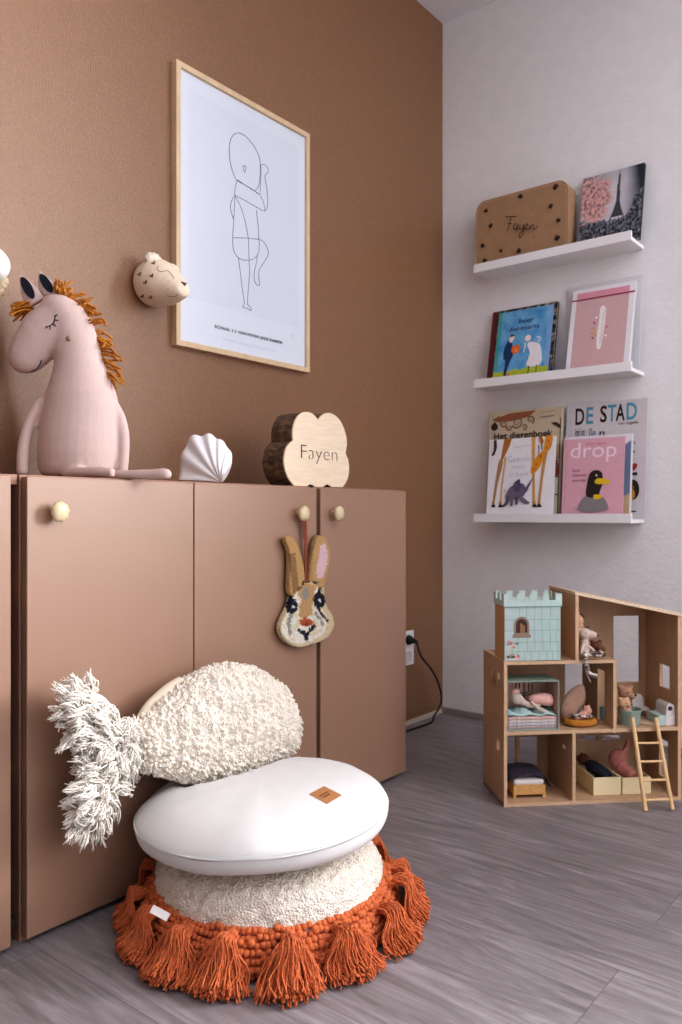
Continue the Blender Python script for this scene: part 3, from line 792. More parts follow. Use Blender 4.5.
# neck bundle, upper lobe, lower lobe
while cnt < 330:
    x = rnd.uniform(50, 236); y = rnd.uniform(85, 440)
    if not inpoly(x, y, core) or pld(x, y, core + core[:1]) < 12: continue
    cnt += 1
    if y < 250: tx, ty = 40, 135 + (y - 150) * .3
    else: tx, ty = 60, 430 + (y - 380) * .3
    dx, dy = x - jt[0], y - jt[1]; l = math.hypot(dx, dy) + 1e-6; dx /= l; dy /= l
    # lobes comb outwards from their own spine
    sy = 172 if y < 262 else 350; spread = (y - sy) / 90.0
    dx = dx * .5 - .45; dy = dy * .4 + spread * .6 + rnd.gauss(0, .55); dx += rnd.gauss(0, .5)
    if x > 195: dx, dy = rnd.gauss(-.2, .5), (1 if y > 245 else -1) * abs(rnd.gauss(.5, .3))
    l = math.hypot(dx, dy) + 1e-6; dx /= l; dy /= l
    fr_ = rnd.random(); dep = -.030 + .050 * fr_ * min(1, pld(x, y, core + core[:1]) / 35)
    ln = rnd.uniform(26, 52) * (1.0 if x < 195 else .75)
    bow = rnd.uniform(.006, .022)
    p0 = FP(x, y, dep); p1 = FP(x + dx * ln * .5, y + dy * ln * .5, dep + bow); p2 = FP(x + dx * ln, y + dy * ln + 5, dep + bow * .7)
    for p in (p0, p1, p2): p.x = max(p.x, XF + .006)
    r_ = rnd.uniform(.0014, .0020)
    for s2 in range(11):          # each tuft is a few loose plies
        j0 = Vector((rnd.gauss(0, .0025), rnd.gauss(0, .0025), rnd.gauss(0, .0025))); j1 = Vector((rnd.gauss(0, .005), rnd.gauss(0, .005), rnd.gauss(0, .005))); j2 = (p1 - p2) * rnd.uniform(-.25, .55) + Vector((rnd.gauss(0, .0035), rnd.gauss(0, .0035), rnd.gauss(0, .0035)))
        P3 = [p0 + j0, p1 + j1, p2 + j2]
        for p in P3: p.x = max(p.x, XF + .004)
        b.tube(catmull(P3, 3), [r_ * .8] * 4 + [r_ * .8, r_ * .75, r_ * .55], 4)
for k in range(150):         # fluff bridging the neck
    a = rnd.uniform(0, 2 * PI); t = rnd.random(); y = 196 + 84 * rnd.random(); x = rnd.uniform(205, 246)
    p0 = FP(x, y, rnd.uniform(-.03, .012)); d = Vector((abs(rnd.gauss(.6, .4)), rnd.gauss(-.5, .6), rnd.gauss(0, .8))).normalized()
    for s2 in range(8):
        q0 = p0 + Vector((rnd.gauss(0, .003), rnd.gauss(0, .004), rnd.gauss(0, .004))); l_ = rnd.uniform(.012, .026)
        P3 = [q0, q0 + d * l_ * .6 + Vector((.003, 0, 0)), q0 + d * l_ + Vector((rnd.gauss(0, .004), rnd.gauss(0, .004), rnd.gauss(-.003, .004)))]
        for p in P3: p.x = max(p.x, XF + .004)
        b.tube(catmull(P3, 3), [.0013] * 5 + [.0011, .0009], 4)
b.build('shaggy_tail', yarn, fr, smooth=180)
# white canvas round cushion on top, tipped a little towards the viewer
WC = Vector((-1.079, 1.104, .198))
wr = thing('round_canvas_cushion', WC, 'smooth white canvas round cushion with a leather label, in the middle of the cushion stack', 'cushion')
canvas = mk('white_canvas', (220, 219, 217), .9, var=.02, nscale=25, bump=.25, bscale=600, bdist=.0006)
tilt = Matrix.Translation(WC) @ Matrix.Rotation(TH, 4, 'Z') @ Matrix.Rotation(math.radians(-2.0), 4, 'X') @ Matrix.Rotation(math.radians(-3.0), 4, 'Y')
R0 = .239
pr_ = [(.002, -.048), (.09, -.048), (.155, -.047), (.196, -.044), (.219, -.038), (.229, -.031), (.2345, -.022), (.2375, -.010), (.2385, .000), (.2375, .005), (.231, .015), (.214, .028), (.184, .041), (.135, .050), (.07, .054), (.002, .055)]
pp = catmull([Vector((r, 0, z)) for r, z in pr_], 6)
b = MB(tilt)
rings = []
for p in pp:
    ring = []
    for k in range(120):
        a = 2 * PI * k / 120; t = p.x / R0
        wr_ = .0016 * noise.noise(Vector((math.cos(a) * 4, math.sin(a) * 4, p.z * 6))) * t + .004 * noise.noise(Vector((math.cos(a) * 1.7, math.sin(a) * 1.7, 5))) * t ** 3
        rad = p.x * (1 + .012 * math.cos(2 * a + .5)) + wr_
        zz = p.z + wr_ * 1.5 + .012 * t * t * math.sin(a) * (1 if p.z > 0 else .3) - (.010 * math.exp(-((math.cos(a) * t + .25) ** 2 + (math.sin(a) * t - .9) ** 2) * 6) if p.z > 0 else 0)
        ring.append(Vector((rad * math.cos(a), rad * math.sin(a), zz)))
    rings.append(ring)
b.loft(rings)
o = b.build('cushion_cover', canvas, wr, smooth=180)
for v in o.data.vertices:
    w_ = WC + v.co
    r_ = fish_bv.ray_cast(Vector((w_.x, w_.y, -1)), Vector((0, 0, 1)))
    zl = [r_[0].z] if r_[0] is not None else []
    for k in range(8):
        r_ = fish_bv.ray_cast(Vector((w_.x + .018 * math.cos(k * PI / 4), w_.y + .018 * math.sin(k * PI / 4), -1)), Vector((0, 0, 1)))
        if r_[0] is not None: zl.append(r_[0].z)
    if zl and w_.z > min(zl) - .005: v.co.z = max(min(zl) - .005 - WC.z, -.02)
    v.co.x = max(v.co.x, XF + .002 - WC.x)
bv = bvh(o)
for v in pouf.data.vertices:
    w_ = mworld(pouf) @ v.co
    r_ = bv.ray_cast(Vector((w_.x, w_.y, -1)), Vector((0, 0, 1)))
    if r_[0] is not None and w_.z > r_[0].z - .002: v.co.z -= w_.z - (r_[0].z - .002)
def seam_pt(a, z): 
    return tilt @ Vector((0.2378 * (1 + .012 * math.cos(2 * a + .5)) * math.cos(a), 0.2378 * (1 + .012 * math.cos(2 * a + .5)) * math.sin(a), z + .012 * math.sin(a) * (.3 if z < 0 else 1)))
b = MB()
b.tube([(lambda q_: Vector((max(q_.x, XF + .003), q_.y, q_.z)))(seam_pt(2 * PI * k / 120, +.0025)) for k in range(121)], .0014, 6)
b.build('seam', mk('seam_thread', (226, 226, 227), .9), wr, smooth=180)
# leather label
b = MB()
cs = [(309, 794), (324, 786), (342, 795), (327, 804)]
n = 6; lt = mk('tan_leather', (176, 124, 82), .6, var=.1)
g = [[hit(bv, *[(cs[0][k] * (1 - i / n) + cs[1][k] * i / n) * (1 - j / n) + (cs[3][k] * (1 - i / n) + cs[2][k] * i / n) * j / n for k in (0, 1)], .0015) for i in range(n + 1)] for j in range(n + 1)]
idx = [[b.vert(p) for p in r] for r in g]
for j in range(n):
    for i in range(n): b.face((idx[j][i], idx[j][i + 1], idx[j + 1][i + 1], idx[j + 1][i]))
b.m = 1
for (i0, i1, jj) in ((1.2, 4.8, 2.2), (1.6, 4.2, 3.2)):
    for q_ in range(8):
        i = i0 + (i1 - i0) * q_ / 8; i2 = i + (i1 - i0) / 12
        def bl(i, j): 
            x = [(cs[0][k] * (1 - i / n) + cs[1][k] * i / n) * (1 - j / n) + (cs[3][k] * (1 - i / n) + cs[2][k] * i / n) * j / n for k in (0, 1)]
            return hit(bv, *x, .0022)
        b.poly([bl(i, jj), bl(i2, jj), bl(i2, jj + .5), bl(i, jj + .5)])
b.build('leather_label', [lt, mk('label_print', (96, 60, 38), .7)], wr)

# ================================================================== picture ledges and books
LX0, LX1, LYF = -1.416, -.858, 2.518
LEDGE = {'lower': .731, 'middle': 1.208, 'top': 1.618}
for k, lab in (('top', 'white picture ledge holding the suitcase, topmost of the three on the white wall'), ('middle', 'white picture ledge holding the pink folder, middle of the three on the white wall'), ('lower', 'white picture ledge holding the animal picture books, lowest of the three on the white wall')):
    z = LEDGE[k]; b = MB(); t = .012
    prof = [(LYF, z), (YW, z), (YW, z + t), (LYF + t, z + t), (LYF + t, z + .03), (LYF, z + .03)]
    b.prism([(LX0, y, zz) for y, zz in prof], (LX1 - LX0, 0, 0))
    tag(b.build('picture_ledge', mk('ledge_paint', (236, 235, 236), .5, var=.02), bevel=.0008), lab, 'shelf', 'picture ledges on the white wall')

CM = {}
def cmat(rgb, rough=.5):
    k = ('print_%d_%d_%d' % tuple(rgb))
    return mk(k, rgb, rough, var=.03, nscale=60)
class Art:
    def __init__(s, M, w, h, y=0.0):
        s.b = MB(M); s.w = w; s.h = h; s.mats = []; s.lay = y
    def slot(s, rgb):
        m = rgb if not isinstance(rgb, tuple) else cmat(rgb)
        if m not in s.mats: s.mats.append(m)
        return s.mats.index(m)
    def P(s, u, v): return Vector((u * s.w, s.lay, v * s.h))
    def up(s): s.lay -= .00016
    def fill(s, pts, rgb, smooth=0):
        s.up()
        if smooth: pts = [(p.x, p.y) for p in catmull([Vector((x, y, 0)) for x, y in pts], smooth, True)]
        s.b.poly([s.P(*p) for p in pts], s.slot(rgb))
    def rect(s, u0, v0, u1, v1, rgb): s.fill([(u0, v0), (u1, v0), (u1, v1), (u0, v1)], rgb)
    def disc(s, u, v, r, rgb, ry=None):
        a = s.h / s.w; ry = ry or r
        s.fill([(u + r * a * math.cos(k * PI / 12), v + ry * math.sin(k * PI / 12)) for k in range(24)], rgb)
    def line(s, pts, wd, rgb, smooth=0):
        s.up()
        if smooth: pts = [(p.x, p.y) for p in catmull([Vector((x, y, 0)) for x, y in pts], smooth)]
        Q = [s.P(*p) for p in pts]; m = s.slot(rgb)
        ws = wd if isinstance(wd, list) else [wd] * len(Q)
        L = []; R = []
        for i, p in enumerate(Q):
            d = (Q[min(i + 1, len(Q) - 1)] - Q[max(i - 1, 0)]).normalized(); n = Vector((-d.z, 0, d.x)) * ws[min(i, len(ws) - 1)] / 2
            L.append(s.b.vert(p + n)); R.append(s.b.vert(p - n))
        for i in range(len(Q) - 1): s.b.face((L[i], R[i], R[i + 1], L[i + 1]), m)
    def text(s, body, u, v, wd, ht, rgb, shear=0, off=0, rot=0):
        s.up(); ca, sa = math.cos(rot), math.sin(rot)
        s.b.text(body, lambda x, y: s.P(u, v) + Vector((x * ca - y * sa, 0, x * sa + y * ca)), width=wd * s.w, height=ht * s.h, shear=shear, off=off, m=s.slot(rgb))
    def grid(s, fn, n, m):
        s.up(); mi = s.slot(mk('printed_photo', (255, 255, 255), .4, attr=True, var=.05))
        I = [[s.b.vert(s.P(i / n, j / m), fn(i / n, j / m)) for i in range(n + 1)] for j in range(m + 1)]
        for j in range(m):
            for i in range(n): s.b.face((I[j][i], I[j][i + 1], I[j + 1][i + 1], I[j + 1][i]), mi)
pages_m = mk('page_block', (226, 220, 208), .9, var=.06, nscale=300, stretch=(1, 30, 1))
def book(name, label, pl, pr_, yb, ptop, dy, th, ledge, rgb, spine=None, roll=0, hinge=True, group=None, cat='book'):
    zb = LEDGE[ledge] + .0124 + th * min(.3, dy / .2)
    X0 = onY(pl, 500, yb).x; X1 = onY(pr_, 500, yb).x
    q_ = Vector((X0, yb + dy, 0)); dep = q_.dot(FWD); zt_ = CAMZ + (CY - ptop) * dep / F
    h = math.hypot(zt_ - zb, dy); w = X1 - X0
    M = Matrix.Translation((X0, yb, zb)) @ Matrix.Rotation(-math.asin(dy / h), 4, 'X') @ Matrix.Rotation(roll, 4, 'Y')
    r_ = thing(name, (X0 + w / 2, yb, zb), label, cat, group)
    a = Art(M, w, h); m = a.slot(rgb); ms = a.slot(spine or rgb); c = .0018
    a.b.box((0, 0, 0), (w, c, h), m); a.b.box((0, th - c, 0), (w, th, h), m); a.b.box((0, c, 0), (c, th - c, h), ms)
    if th > .004:
        p = MB(M); p.box((c + .0003, c + .0002, .002), (w - .003, th - c - .0002, h - .002)); p.build('pages', pages_m, r_)
    if hinge: a.rect(.045, 0, .055, 1, tuple(int(x * .93) for x in rgb))
    return r_, a
def done(r_, a, nm='cover'): return a.b.build(nm, a.mats, r_)
BG = 'picture books on the ledges'
# --- suitcase
ys = 2.548; zsb = LEDGE['top'] + .0122
x0 = onY(476.5, 230, ys).x; x1 = onY(567.5, 230, ys).x; zst = onY(520, 191.5, ys).z; D_ = .076
sr = thing('toy_suitcase', ((x0 + x1) / 2, ys + D_ / 2, zsb), 'brown cardboard toy suitcase with a handwritten name and leopard spots on the top ledge', 'suitcase')
kraft = mk('kraft_board', (166, 133, 102), .7, var=.06, nscale=40); kraft_d = mk('kraft_rim', (146, 114, 84), .7)
W_, Hh = x1 - x0, zst - zsb
def rr_(x0, z0, x1, z1, r, rb=None, n=7):
    rb = r if rb is None else rb; out = []
    for cx_, cz_, a0, rad in ((x1 - rb, z0 + rb, -PI / 2, rb), (x1 - r, z1 - r, 0, r), (x0 + r, z1 - r, PI / 2, r), (x0 + rb, z0 + rb, PI, rb)):
        for k in range(n): 
            a = a0 + k / (n - 1) * PI / 2; out.append((cx_ + rad * math.cos(a), cz_ + rad * math.sin(a)))
    return out
lp = rr_(0, 0, W_, Hh, .035, .02)
b = MB(Matrix.Translation((x0, ys, zsb))); b.prism([(x, .03, z) for x, z in lp], (0, D_ - .03, 0)); b.build('case_body', kraft, sr, smooth=30, bevel=.002)
a = Art(Matrix.Translation((x0, ys, zsb)), W_, Hh); a.slot(kraft); a.slot(kraft_d)
a.b.prism([(x, 0, z) for x, z in rr_(-.0015, -.0, W_ + .0015, Hh + .0015, .036, .02)], (0, .029, 0), 0, 0)
rim = rr_(.005, .005, W_ - .005, Hh - .005, .031, .016); a.line([(x / W_, z / Hh) for x, z in rim + rim[:1]], .0012, (206, 166, 124))
for (u_, v_, s_) in ((.11, .86, 1), (.50, .93, 1.2), (.88, .93, 1.35), (.17, .62, 1.1), (.83, .68, .95), (.91, .46, .95), (.08, .36, 1.05), (.29, .22, .8), (.49, .17, 1.1), (.90, .22, 1.2), (.11, .13, 1.1), (.32, .84, .35), (.66, .31, .45), (.23, .40, .3), (.66, .83, .25)):
    rnd = random.Random(int(u_ * 1000 + v_ * 77)); rr2 = .019 * s_
    if s_ < .5: a.disc(u_, v_, rr2, (52, 34, 26)); continue
    for k in range(4):
        an = k * PI / 2 + rnd.uniform(-.4, .4); a.disc(u_ + rr2 * .9 * Hh / W_ * math.cos(an), v_ + rr2 * .9 * math.sin(an), rr2 * rnd.uniform(.75, 1.05), (44, 30, 26) if k != 1 else (86, 54, 34))
ink = (48, 36, 32)
def Sx(x, y): return (.355 + (x - 135) / 345 * 1.0 * .0 + (x - 135) / 343.0 * .98 - .02, 0.75 - (y - 225 - (x - 135) * -.19) / 240.0)
for st in ([(138, 240), (158, 240), (182, 240)], [(160, 242), (156, 262), (147, 288)], [(148, 264), (164, 263)],
           [(184, 266), (175, 266), (171, 280), (180, 284), (187, 268), (185, 282), (192, 284)], [(196, 268), (196, 282), (206, 282), (211, 268), (208, 295), (198, 312), (192, 304), (206, 288), (216, 282)],
           [(216, 280), (226, 274), (222, 266), (216, 274), (219, 285), (232, 282)], [(235, 270), (234, 286), (242, 272), (248, 272), (246, 286), (256, 282), (262, 276)]):
    a.line([Sx(x, y + (x - 135) * -.0) for x, y in st], .0028, ink, 4)
done(sr, a, 'case_lid')
b = MB(); hz_ = zsb + Hh + .001; hx = x0 + W_ * .48
b.tube([(hx - .008, ys + .028, hz_ - .002), (hx - .008, ys + .028, hz_ + .006), (hx + .008, ys + .028, hz_ + .006), (hx + .008, ys + .028, hz_ - .002)], .0022, 6)
b.build('clasp', mk('brass_clasp', (170, 140, 90), .4, metal=.6), sr)

# --- black and white city photo book
r_, a = book('photo_book', 'photo book with a grey tower picture and a pink tree, right of the suitcase', 577.5, 639.5, 2.565, 179, .052, .012, 'top', (50, 52, 60), hinge=False)
def paris(u_, v):
    n1 = noise.noise(Vector((u_ * 6, v * 6, 1))); n2 = noise.noise(Vector((u_ * 22, v * 22, 4))); n3 = noise.noise(Vector((u_ * 45, v * 45, 8)))
    sky = .55 + .35 * math.exp(-((u_ - .55) ** 2) / .06) - .25 * max(0, v - .8) * 3 - .55 * max(0, (u_ - .72) / .28) * (.4 + v) + .06 * n1 - .3 * math.exp(-(u_ / .1) ** 2) * (1 if v > .8 else 0)
    c = mix(S((38, 42, 56)), S((214, 212, 218)), sky)
    d = math.hypot((u_ - .20) / .30, (v - .66) / .31) + .45 * n2 + .2 * n1 + .25 * n3
    if d < 1 and v > .3: c = mix(S((222, 176, 170)), S((120, 92, 98)), .30 + 1.3 * n2 + .7 * n3)
    hw = .018 + .022 * max(0, (.95 - v)) + (.16 * max(0, (.62 - v) / .4) ** 1.7 if v < .62 else 0)
    if v < .93 and v > .27 and abs(u_ - .61) < hw:
        arch = v < .36 and abs(u_ - .61) < .09
        if not arch: c = mix(S((44, 46, 56)), S((98, 96, 102)), .35 + .8 * n3)
    if v > .93 and v < .98 and abs(u_ - .61) < .006: c = S((60, 60, 70))
    tl = .36 + .10 * n1 + .05 * n2 + (.34 * max(0, (u_ - .74) / .26) if u_ > .74 else 0) - (.05 if abs(u_ - .55) < .12 else 0)
    if v < tl:
        c = mix(S((22, 26, 36)), S((150, 154, 164)), .28 + .9 * n2 + .9 * n3)
    if v < .10: c = mix(c, S((30, 32, 42)), .5)
    return c
a.grid(paris, 90, 110)
done(r_, a)

# --- middle ledge
r_, a = book('picture_book', 'dark patterned book with a maroon spine, standing behind the blue book', 486, 551.5, 2.568, 312.5, .054, .013, 'middle', (62, 48, 46), spine=(112, 48, 54), hinge=False)
def patt(u_, v):
    if u_ < .09: return S((112, 48, 54))
    n = noise.noise(Vector((u_ * 17, v * 20, 2))); n2 = noise.noise(Vector((u_ * 40, v * 46, 7)))
    return mix(S((34, 32, 40)), mix(S((170, 110, 76)), S((206, 190, 176)), .5 + n2), max(0, n * 1.6 + .2 + n2 * .5))
a.grid(patt, 50, 60); done(r_, a)
r_, a = book('picture_book', 'blue picture book with a man and a woman in white standing on grass', 492, 546.5, 2.550, 313.5, .056, .008, 'middle', (96, 168, 210), spine=(70, 150, 140), hinge=False)
def bluesky(u_, v):
    n = noise.noise(Vector((u_ * 7, v * 7, 3))); n2 = noise.noise(Vector((u_ * 25, v * 25, 3)))
    c = mix(S((62, 140, 200)), S((140, 196, 224)), .45 + .5 * n + .25 * n2)
    if u_ < .075: c = mix(c, S((70, 160, 140)), .75)
    if u_ > .93: c = mix(c, S((150, 170, 214)), .6)
    if v < .145 + .03 * u_ + .02 * n: c = mix(S((196, 206, 70)), S((160, 180, 60)), .4 + .5 * n2)
    return c
a.grid(bluesky, 60, 70)
nv = (30, 52, 110)
a.text('beer', .40, .80, .27, .075, nv, off=.02); a.text('dierenarts', .22, .705, .56, .062, nv, off=.015)
a.fill([(.20, .12), (.215, .30), (.17, .33), (.165, .47), (.235, .58), (.30, .54), (.33, .46), (.345, .36), (.31, .30), (.27, .20), (.245, .09), (.21, .09)], (24, 58, 104), 3)
a.fill([(.255, .56), (.25, .62), (.28, .655), (.325, .65), (.34, .61), (.325, .58), (.29, .55)], (240, 214, 194), 3)
a.fill([(.25, .63), (.27, .66), (.34, .655), (.335, .635)], (34, 34, 44)); a.disc(.385, .445, .062, (226, 112, 50)); a.disc(.40, .43, .02, (240, 160, 90))
a.fill([(.60, .48), (.64, .52), (.75, .50), (.83, .46), (.87, .36), (.87, .19), (.62, .19), (.66, .36)], (232, 228, 232), 3)
a.disc(.60, .575, .043, (236, 222, 214)); a.fill([(.545, .575), (.555, .60), (.60, .628), (.61, .60)], (244, 240, 236))
a.line([(.56, .52), (.555, .44), (.545, .38)], .004, (236, 224, 220)); a.line([(.80, .50), (.83, .56), (.76, .575)], .005, (226, 226, 236))
for x in (.66, .80): a.line([(x, .19), (x + .005, .10), (x - .02, .075)], .003, (40, 40, 50))
a.fill([(.25, .06), (.28, .11), (.33, .12), (.30, .06)], (226, 120, 50))
done(r_, a)
r_, a = book('ring_folder', 'pale grey folder standing behind the pink elastic band folder', 565, 639, 2.599, 288, .030, .006, 'middle', (212, 211, 214), hinge=False, cat='folder'); done(r_, a)
r_, a = book('elastic_folder', 'pink folder with white borders, a magenta elastic band and a sideways banner label', 565, 628.5, 2.542, 291.5, .070, .014, 'middle', (228, 226, 230), hinge=False, cat='folder')
a.rect(.075, .0, .915, .955, (206, 172, 172))
a.rect(.075, .895, .915, .955, (216, 150, 166))
wl = (238, 232, 230)
a.fill([(.475, .27), (.535, .26), (.56, .42), (.575, .60), (.56, .74), (.48, .75), (.475, .60), (.46, .42)], wl, 3)
a.text('VERJAARDAGEN', .55, .315, .55, .028, (196, 176, 176), rot=PI / 2 - .03)
for (x, y, c) in ((.40, .57, (186, 84, 96)), (.39, .50, (214, 160, 90)), (.38, .45, (190, 150, 96)), (.40, .39, (170, 80, 96)), (.43, .63, wl), (.60, .40, wl), (.61, .50, (190, 110, 120)), (.42, .48, (206, 170, 110)), (.44, .42, (198, 160, 100))): a.disc(x, y, .013, c)
a.b.box((-.001, -.0022, a.h * .865), (a.w + .001, -.0008, a.h * .865 + .0045), a.slot((166, 44, 84)))
done(r_, a)
# --- lower ledge
r_, a = book('picture_book', 'tan animal book with a black title, standing behind the giraffe book', 485.5, 559, 2.566, 412.5, .030, .012, 'lower', (198, 182, 158), spine=(180, 160, 136))
br_ = (150, 120, 92)
a.fill([(.05, .93), (.30, .975), (.66, .985), (.56, .93), (.36, .90), (.12, .90)], (150, 94, 66), 0)
for (cx_, cy_, r0, turns) in ((.40, .885, .055, 2.0), (.22, .88, .04, 1.5), (.58, .90, .038, 1.6), (.14, .925, .025, 1.2), (.50, .84, .03, 1.3), (.30, .84, .03, 1.2)):
    pts = [(cx_ + r0 * (1 - k / 40) * a.h / a.w * math.cos(k / 40 * turns * 2 * PI + cx_ * 9), cy_ + r0 * (1 - k / 40) * math.sin(k / 40 * turns * 2 * PI + cx_ * 9)) for k in range(37)]
    a.line(pts, [.0075 * (1 - k / 45) for k in range(37)], br_); a.line(pts, .0015, (96, 72, 54))
a.disc(.085, .855, .035, (48, 40, 38)); a.disc(.085, .89, .012, (48, 40, 38)); a.line([(.085, .94), (.085, .82)], .0015, (48, 40, 38))
a.fill([(.86, .855), (.92, .83), (.985, .80), (.99, .83), (.93, .86)], (74, 56, 50)); 
a.line([(.72, .955), (.90, .965)], .002, (150, 130, 110)); a.line([(.72, .915), (.90, .92)], .0025, (110, 96, 84))
a.text('Het dierenboek', .085, .735, .80, .062, (26, 24, 26), off=.012)
for (v0, v1) in ((.02, .20), (.22, .36), (.55, .66)):
    a.rect(.90, v0, .975, v1, (214, 206, 186) if v0 < .3 else (176, 150, 116)); 
a.line([(.885, 0), (.885, .70)], .003, (44, 40, 40)); a.line([(.985, 0), (.985, .9)], .003, (44, 40, 40))
for v in (.21, .37, .54): a.line([(.885, v), (.985, v)], .0025, (44, 40, 40))
a.fill([(.90, .38), (.975, .38), (.98, .46), (.95, .53), (.91, .52), (.895, .45)], (126, 60, 48), 3)
done(r_, a)
r_, a = book('picture_book', 'white picture book with giraffe legs and a small grey elephant', 486, 552.5, 2.547, 440, .026, .007, 'lower', (236, 234, 238), hinge=False)
gi, gj = (204, 138, 58), (176, 136, 94)
a.fill([(.235, 1), (.35, 1), (.325, .92), (.26, .80), (.215, .72), (.17, .66), (.20, .80)], (178, 116, 52)); 
a.fill([(.17, .74), (.23, .72), (.215, .62), (.165, .45), (.125, .20), (.09, .20), (.125, .50), (.15, .66)], gj); a.fill([(.245, .76), (.285, .78), (.262, .60), (.24, .40), (.235, .19), (.20, .19), (.215, .42), (.235, .62)], (206, 172, 128))
for x in (.105, .215): a.fill([(x - .035, .14), (x + .04, .14), (x + .025, .175), (x - .015, .175)], (40, 34, 32)); a.rect(x - .02, .175, x + .02, .21, (176, 130, 84))
a.fill([(.655, 1), (.71, 1), (.71, .80), (.725, .45), (.745, .18), (.70, .18), (.69, .45), (.665, .78)], (210, 160, 96)); a.fill([(.86, .98), (.93, .98), (.885, .75), (.845, .50), (.815, .18), (.775, .18), (.81, .50), (.83, .74)], (196, 148, 92))
for x in (.73, .80): a.fill([(x - .035, .14), (x + .045, .14), (x + .025, .175), (x - .02, .175)], (40, 34, 32)); a.rect(x - .02, .175, x + .02, .21, (186, 138, 84))
a.fill([(.86, 1), (.965, 1), (.95, .90), (.93, .84), (.86, .80), (.83, .70), (.77, .60), (.70, .55), (.665, .555), (.665, .62), (.70, .70), (.76, .78), (.84, .84)], (222, 150, 46), 2)
for (x, y) in ((.90, .94), (.88, .86), (.80, .74), (.74, .66), (.93, .90), (.71, .60)): a.disc(x, y, .012, (176, 104, 36))
a.line([(.77, .79), (.765, .88)], .003, (60, 44, 36)); a.disc(.765, .885, .009, (40, 32, 30)); a.line([(.815, .84), (.81, .905)], .003, (60, 44, 36)); a.disc(.81, .91, .009, (40, 32, 30)); a.disc(.80, .765, .009, (40, 34, 32)); 
a.fill([(.76, 1), (.81, 1), (.84, .93), (.80, .90)], (186, 110, 50))
a.fill([(.08, .98), (.12, 1), (.135, .90), (.10, .80), (.05, .79), (.085, .86)], (70, 58, 54))
el = (116, 106, 128)
a.fill([(.30, .28), (.36, .38), (.44, .42), (.53, .43), (.585, .39), (.59, .30), (.52, .25), (.40, .24), (.32, .25)], el, 3)
a.fill([(.32, .28), (.36, .24), (.34, .18), (.28, .14), (.255, .16), (.30, .20)], (100, 88, 104), 2); a.fill([(.50, .27), (.57, .26), (.62, .22), (.665, .20), (.66, .18), (.59, .18), (.53, .22)], (126, 112, 130), 2); a.fill([(.36, .26), (.42, .26), (.42, .17), (.38, .14)], el); a.fill([(.45, .26), (.50, .25), (.49, .17), (.45, .17)], (104, 94, 112))
a.fill([(.52, .42), (.56, .43), (.60, .38), (.70, .50), (.705, .49), (.62, .33), (.57, .30)], (112, 100, 122), 1); a.fill([(.42, .43), (.48, .47), (.53, .41), (.50, .33), (.44, .34)], (84, 82, 112), 3); a.fill([(.44, .45), (.50, .49), (.52, .45)], (40, 42, 60)); a.line([(.30, .33), (.27, .36)], .002, el)
pg = (186, 182, 196)
a.text('Gewoon', .32, .70, .34, .075, pg, off=-.015); a.text('zoals', .37, .615, .22, .055, pg, off=-.015); a.text('je bent', .34, .50, .30, .08, pg, off=-.015)
a.line([(.40, .88), (.65, .90)], .002, (196, 194, 200)); a.line([(.40, .02), (.54, .02)], .0015, (206, 204, 208))
done(r_, a)
r_, a = book('picture_book', 'large pale book with big black and blue lettering, standing behind the pink book', 564, 645, 2.592, 405, .026, .010, 'lower', (206, 200, 202))
for ch, x, w_, c in (('D', .115, .115, (30, 28, 34)), ('E', .255, .09, (84, 148, 178)), ('S', .43, .085, (30, 28, 34)), ('T', .525, .105, (84, 148, 178)), ('A', .625, .11, (30, 28, 34)), ('D', .755, .125, (84, 148, 178))):
    a.text(ch, x, .815 + (x - .115) * .02, w_, .145, c, off=.018)
a.text('van Ingela', .655, .785, .24, .032, (40, 38, 44), shear=.3); a.text('Ingi l en', .12, .70, .12, .085, (60, 64, 84)); a.text('IIe', .30, .695, .08, .085, (84, 130, 160)); a.text('n.', .43, .70, .10, .045, (40, 40, 50))
for v in (.62, .54): a.text('b' if v > .6 else 'v', .84, v, .03, .03, (50, 48, 56))
a.fill([(.82, .43), (.86, .46), (.90, .45), (.88, .41), (.84, .40)], (176, 60, 60), 2); a.rect(.80, .36, .90, .385, (50, 48, 52))
a.disc(.85, .24, .055, (50, 40, 36), ry=.085); a.disc(.83, .20, .035, (206, 150, 60), ry=.05); a.disc(.845, .26, .018, (150, 92, 52)); a.rect(.81, .055, .90, .065, (60, 58, 60))
done(r_, a)
r_, a = book('picture_book', 'white book with a blue and sand edged cover, just behind the pink book', 561.5, 630, 2.562, 437.5, .024, .009, 'lower', (226, 224, 228), hinge=False)
a.fill([(.86, .05), (.985, .05), (.985, .30), (.86, .25)], (190, 166, 132)); a.fill([(.86, .25), (.985, .30), (.985, .92), (.86, .85)], (112, 128, 154)); done(r_, a)
r_, a = book('picture_book', 'small pink book with a white title and a black bird on a grey rock', 561, 622, 2.545, 440, .026, .007, 'lower', (218, 170, 184), hinge=True)
a.text('drop', .12, .70, .76, .25, (240, 218, 226), off=.0)
a.text('VIOLA BEHR', .38, .915, .32, .024, (206, 92, 96))
for t, v, w_ in (('het', .585, .12), ('nieuwe', .525, .23), ('eendje', .455, .23)): a.text(t, .17, v, w_, .04, (120, 70, 86))
gy = (138, 134, 138)
a.fill([(.27, .11), (.31, .20), (.38, .27), (.52, .30), (.66, .28), (.75, .20), (.77, .11), (.60, .085), (.40, .085)], gy, 3); a.line([(.22, .13), (.40, .075), (.60, .085), (.80, .12)], .002, (190, 130, 146), 3); a.line([(.34, .06), (.64, .055)], .002, (190, 120, 140))
a.fill([(.41, .29), (.42, .42), (.44, .52), (.48, .58), (.56, .60), (.64, .58), (.67, .52), (.67, .42), (.63, .33), (.62, .28), (.50, .26)], (46, 34, 36), 3)
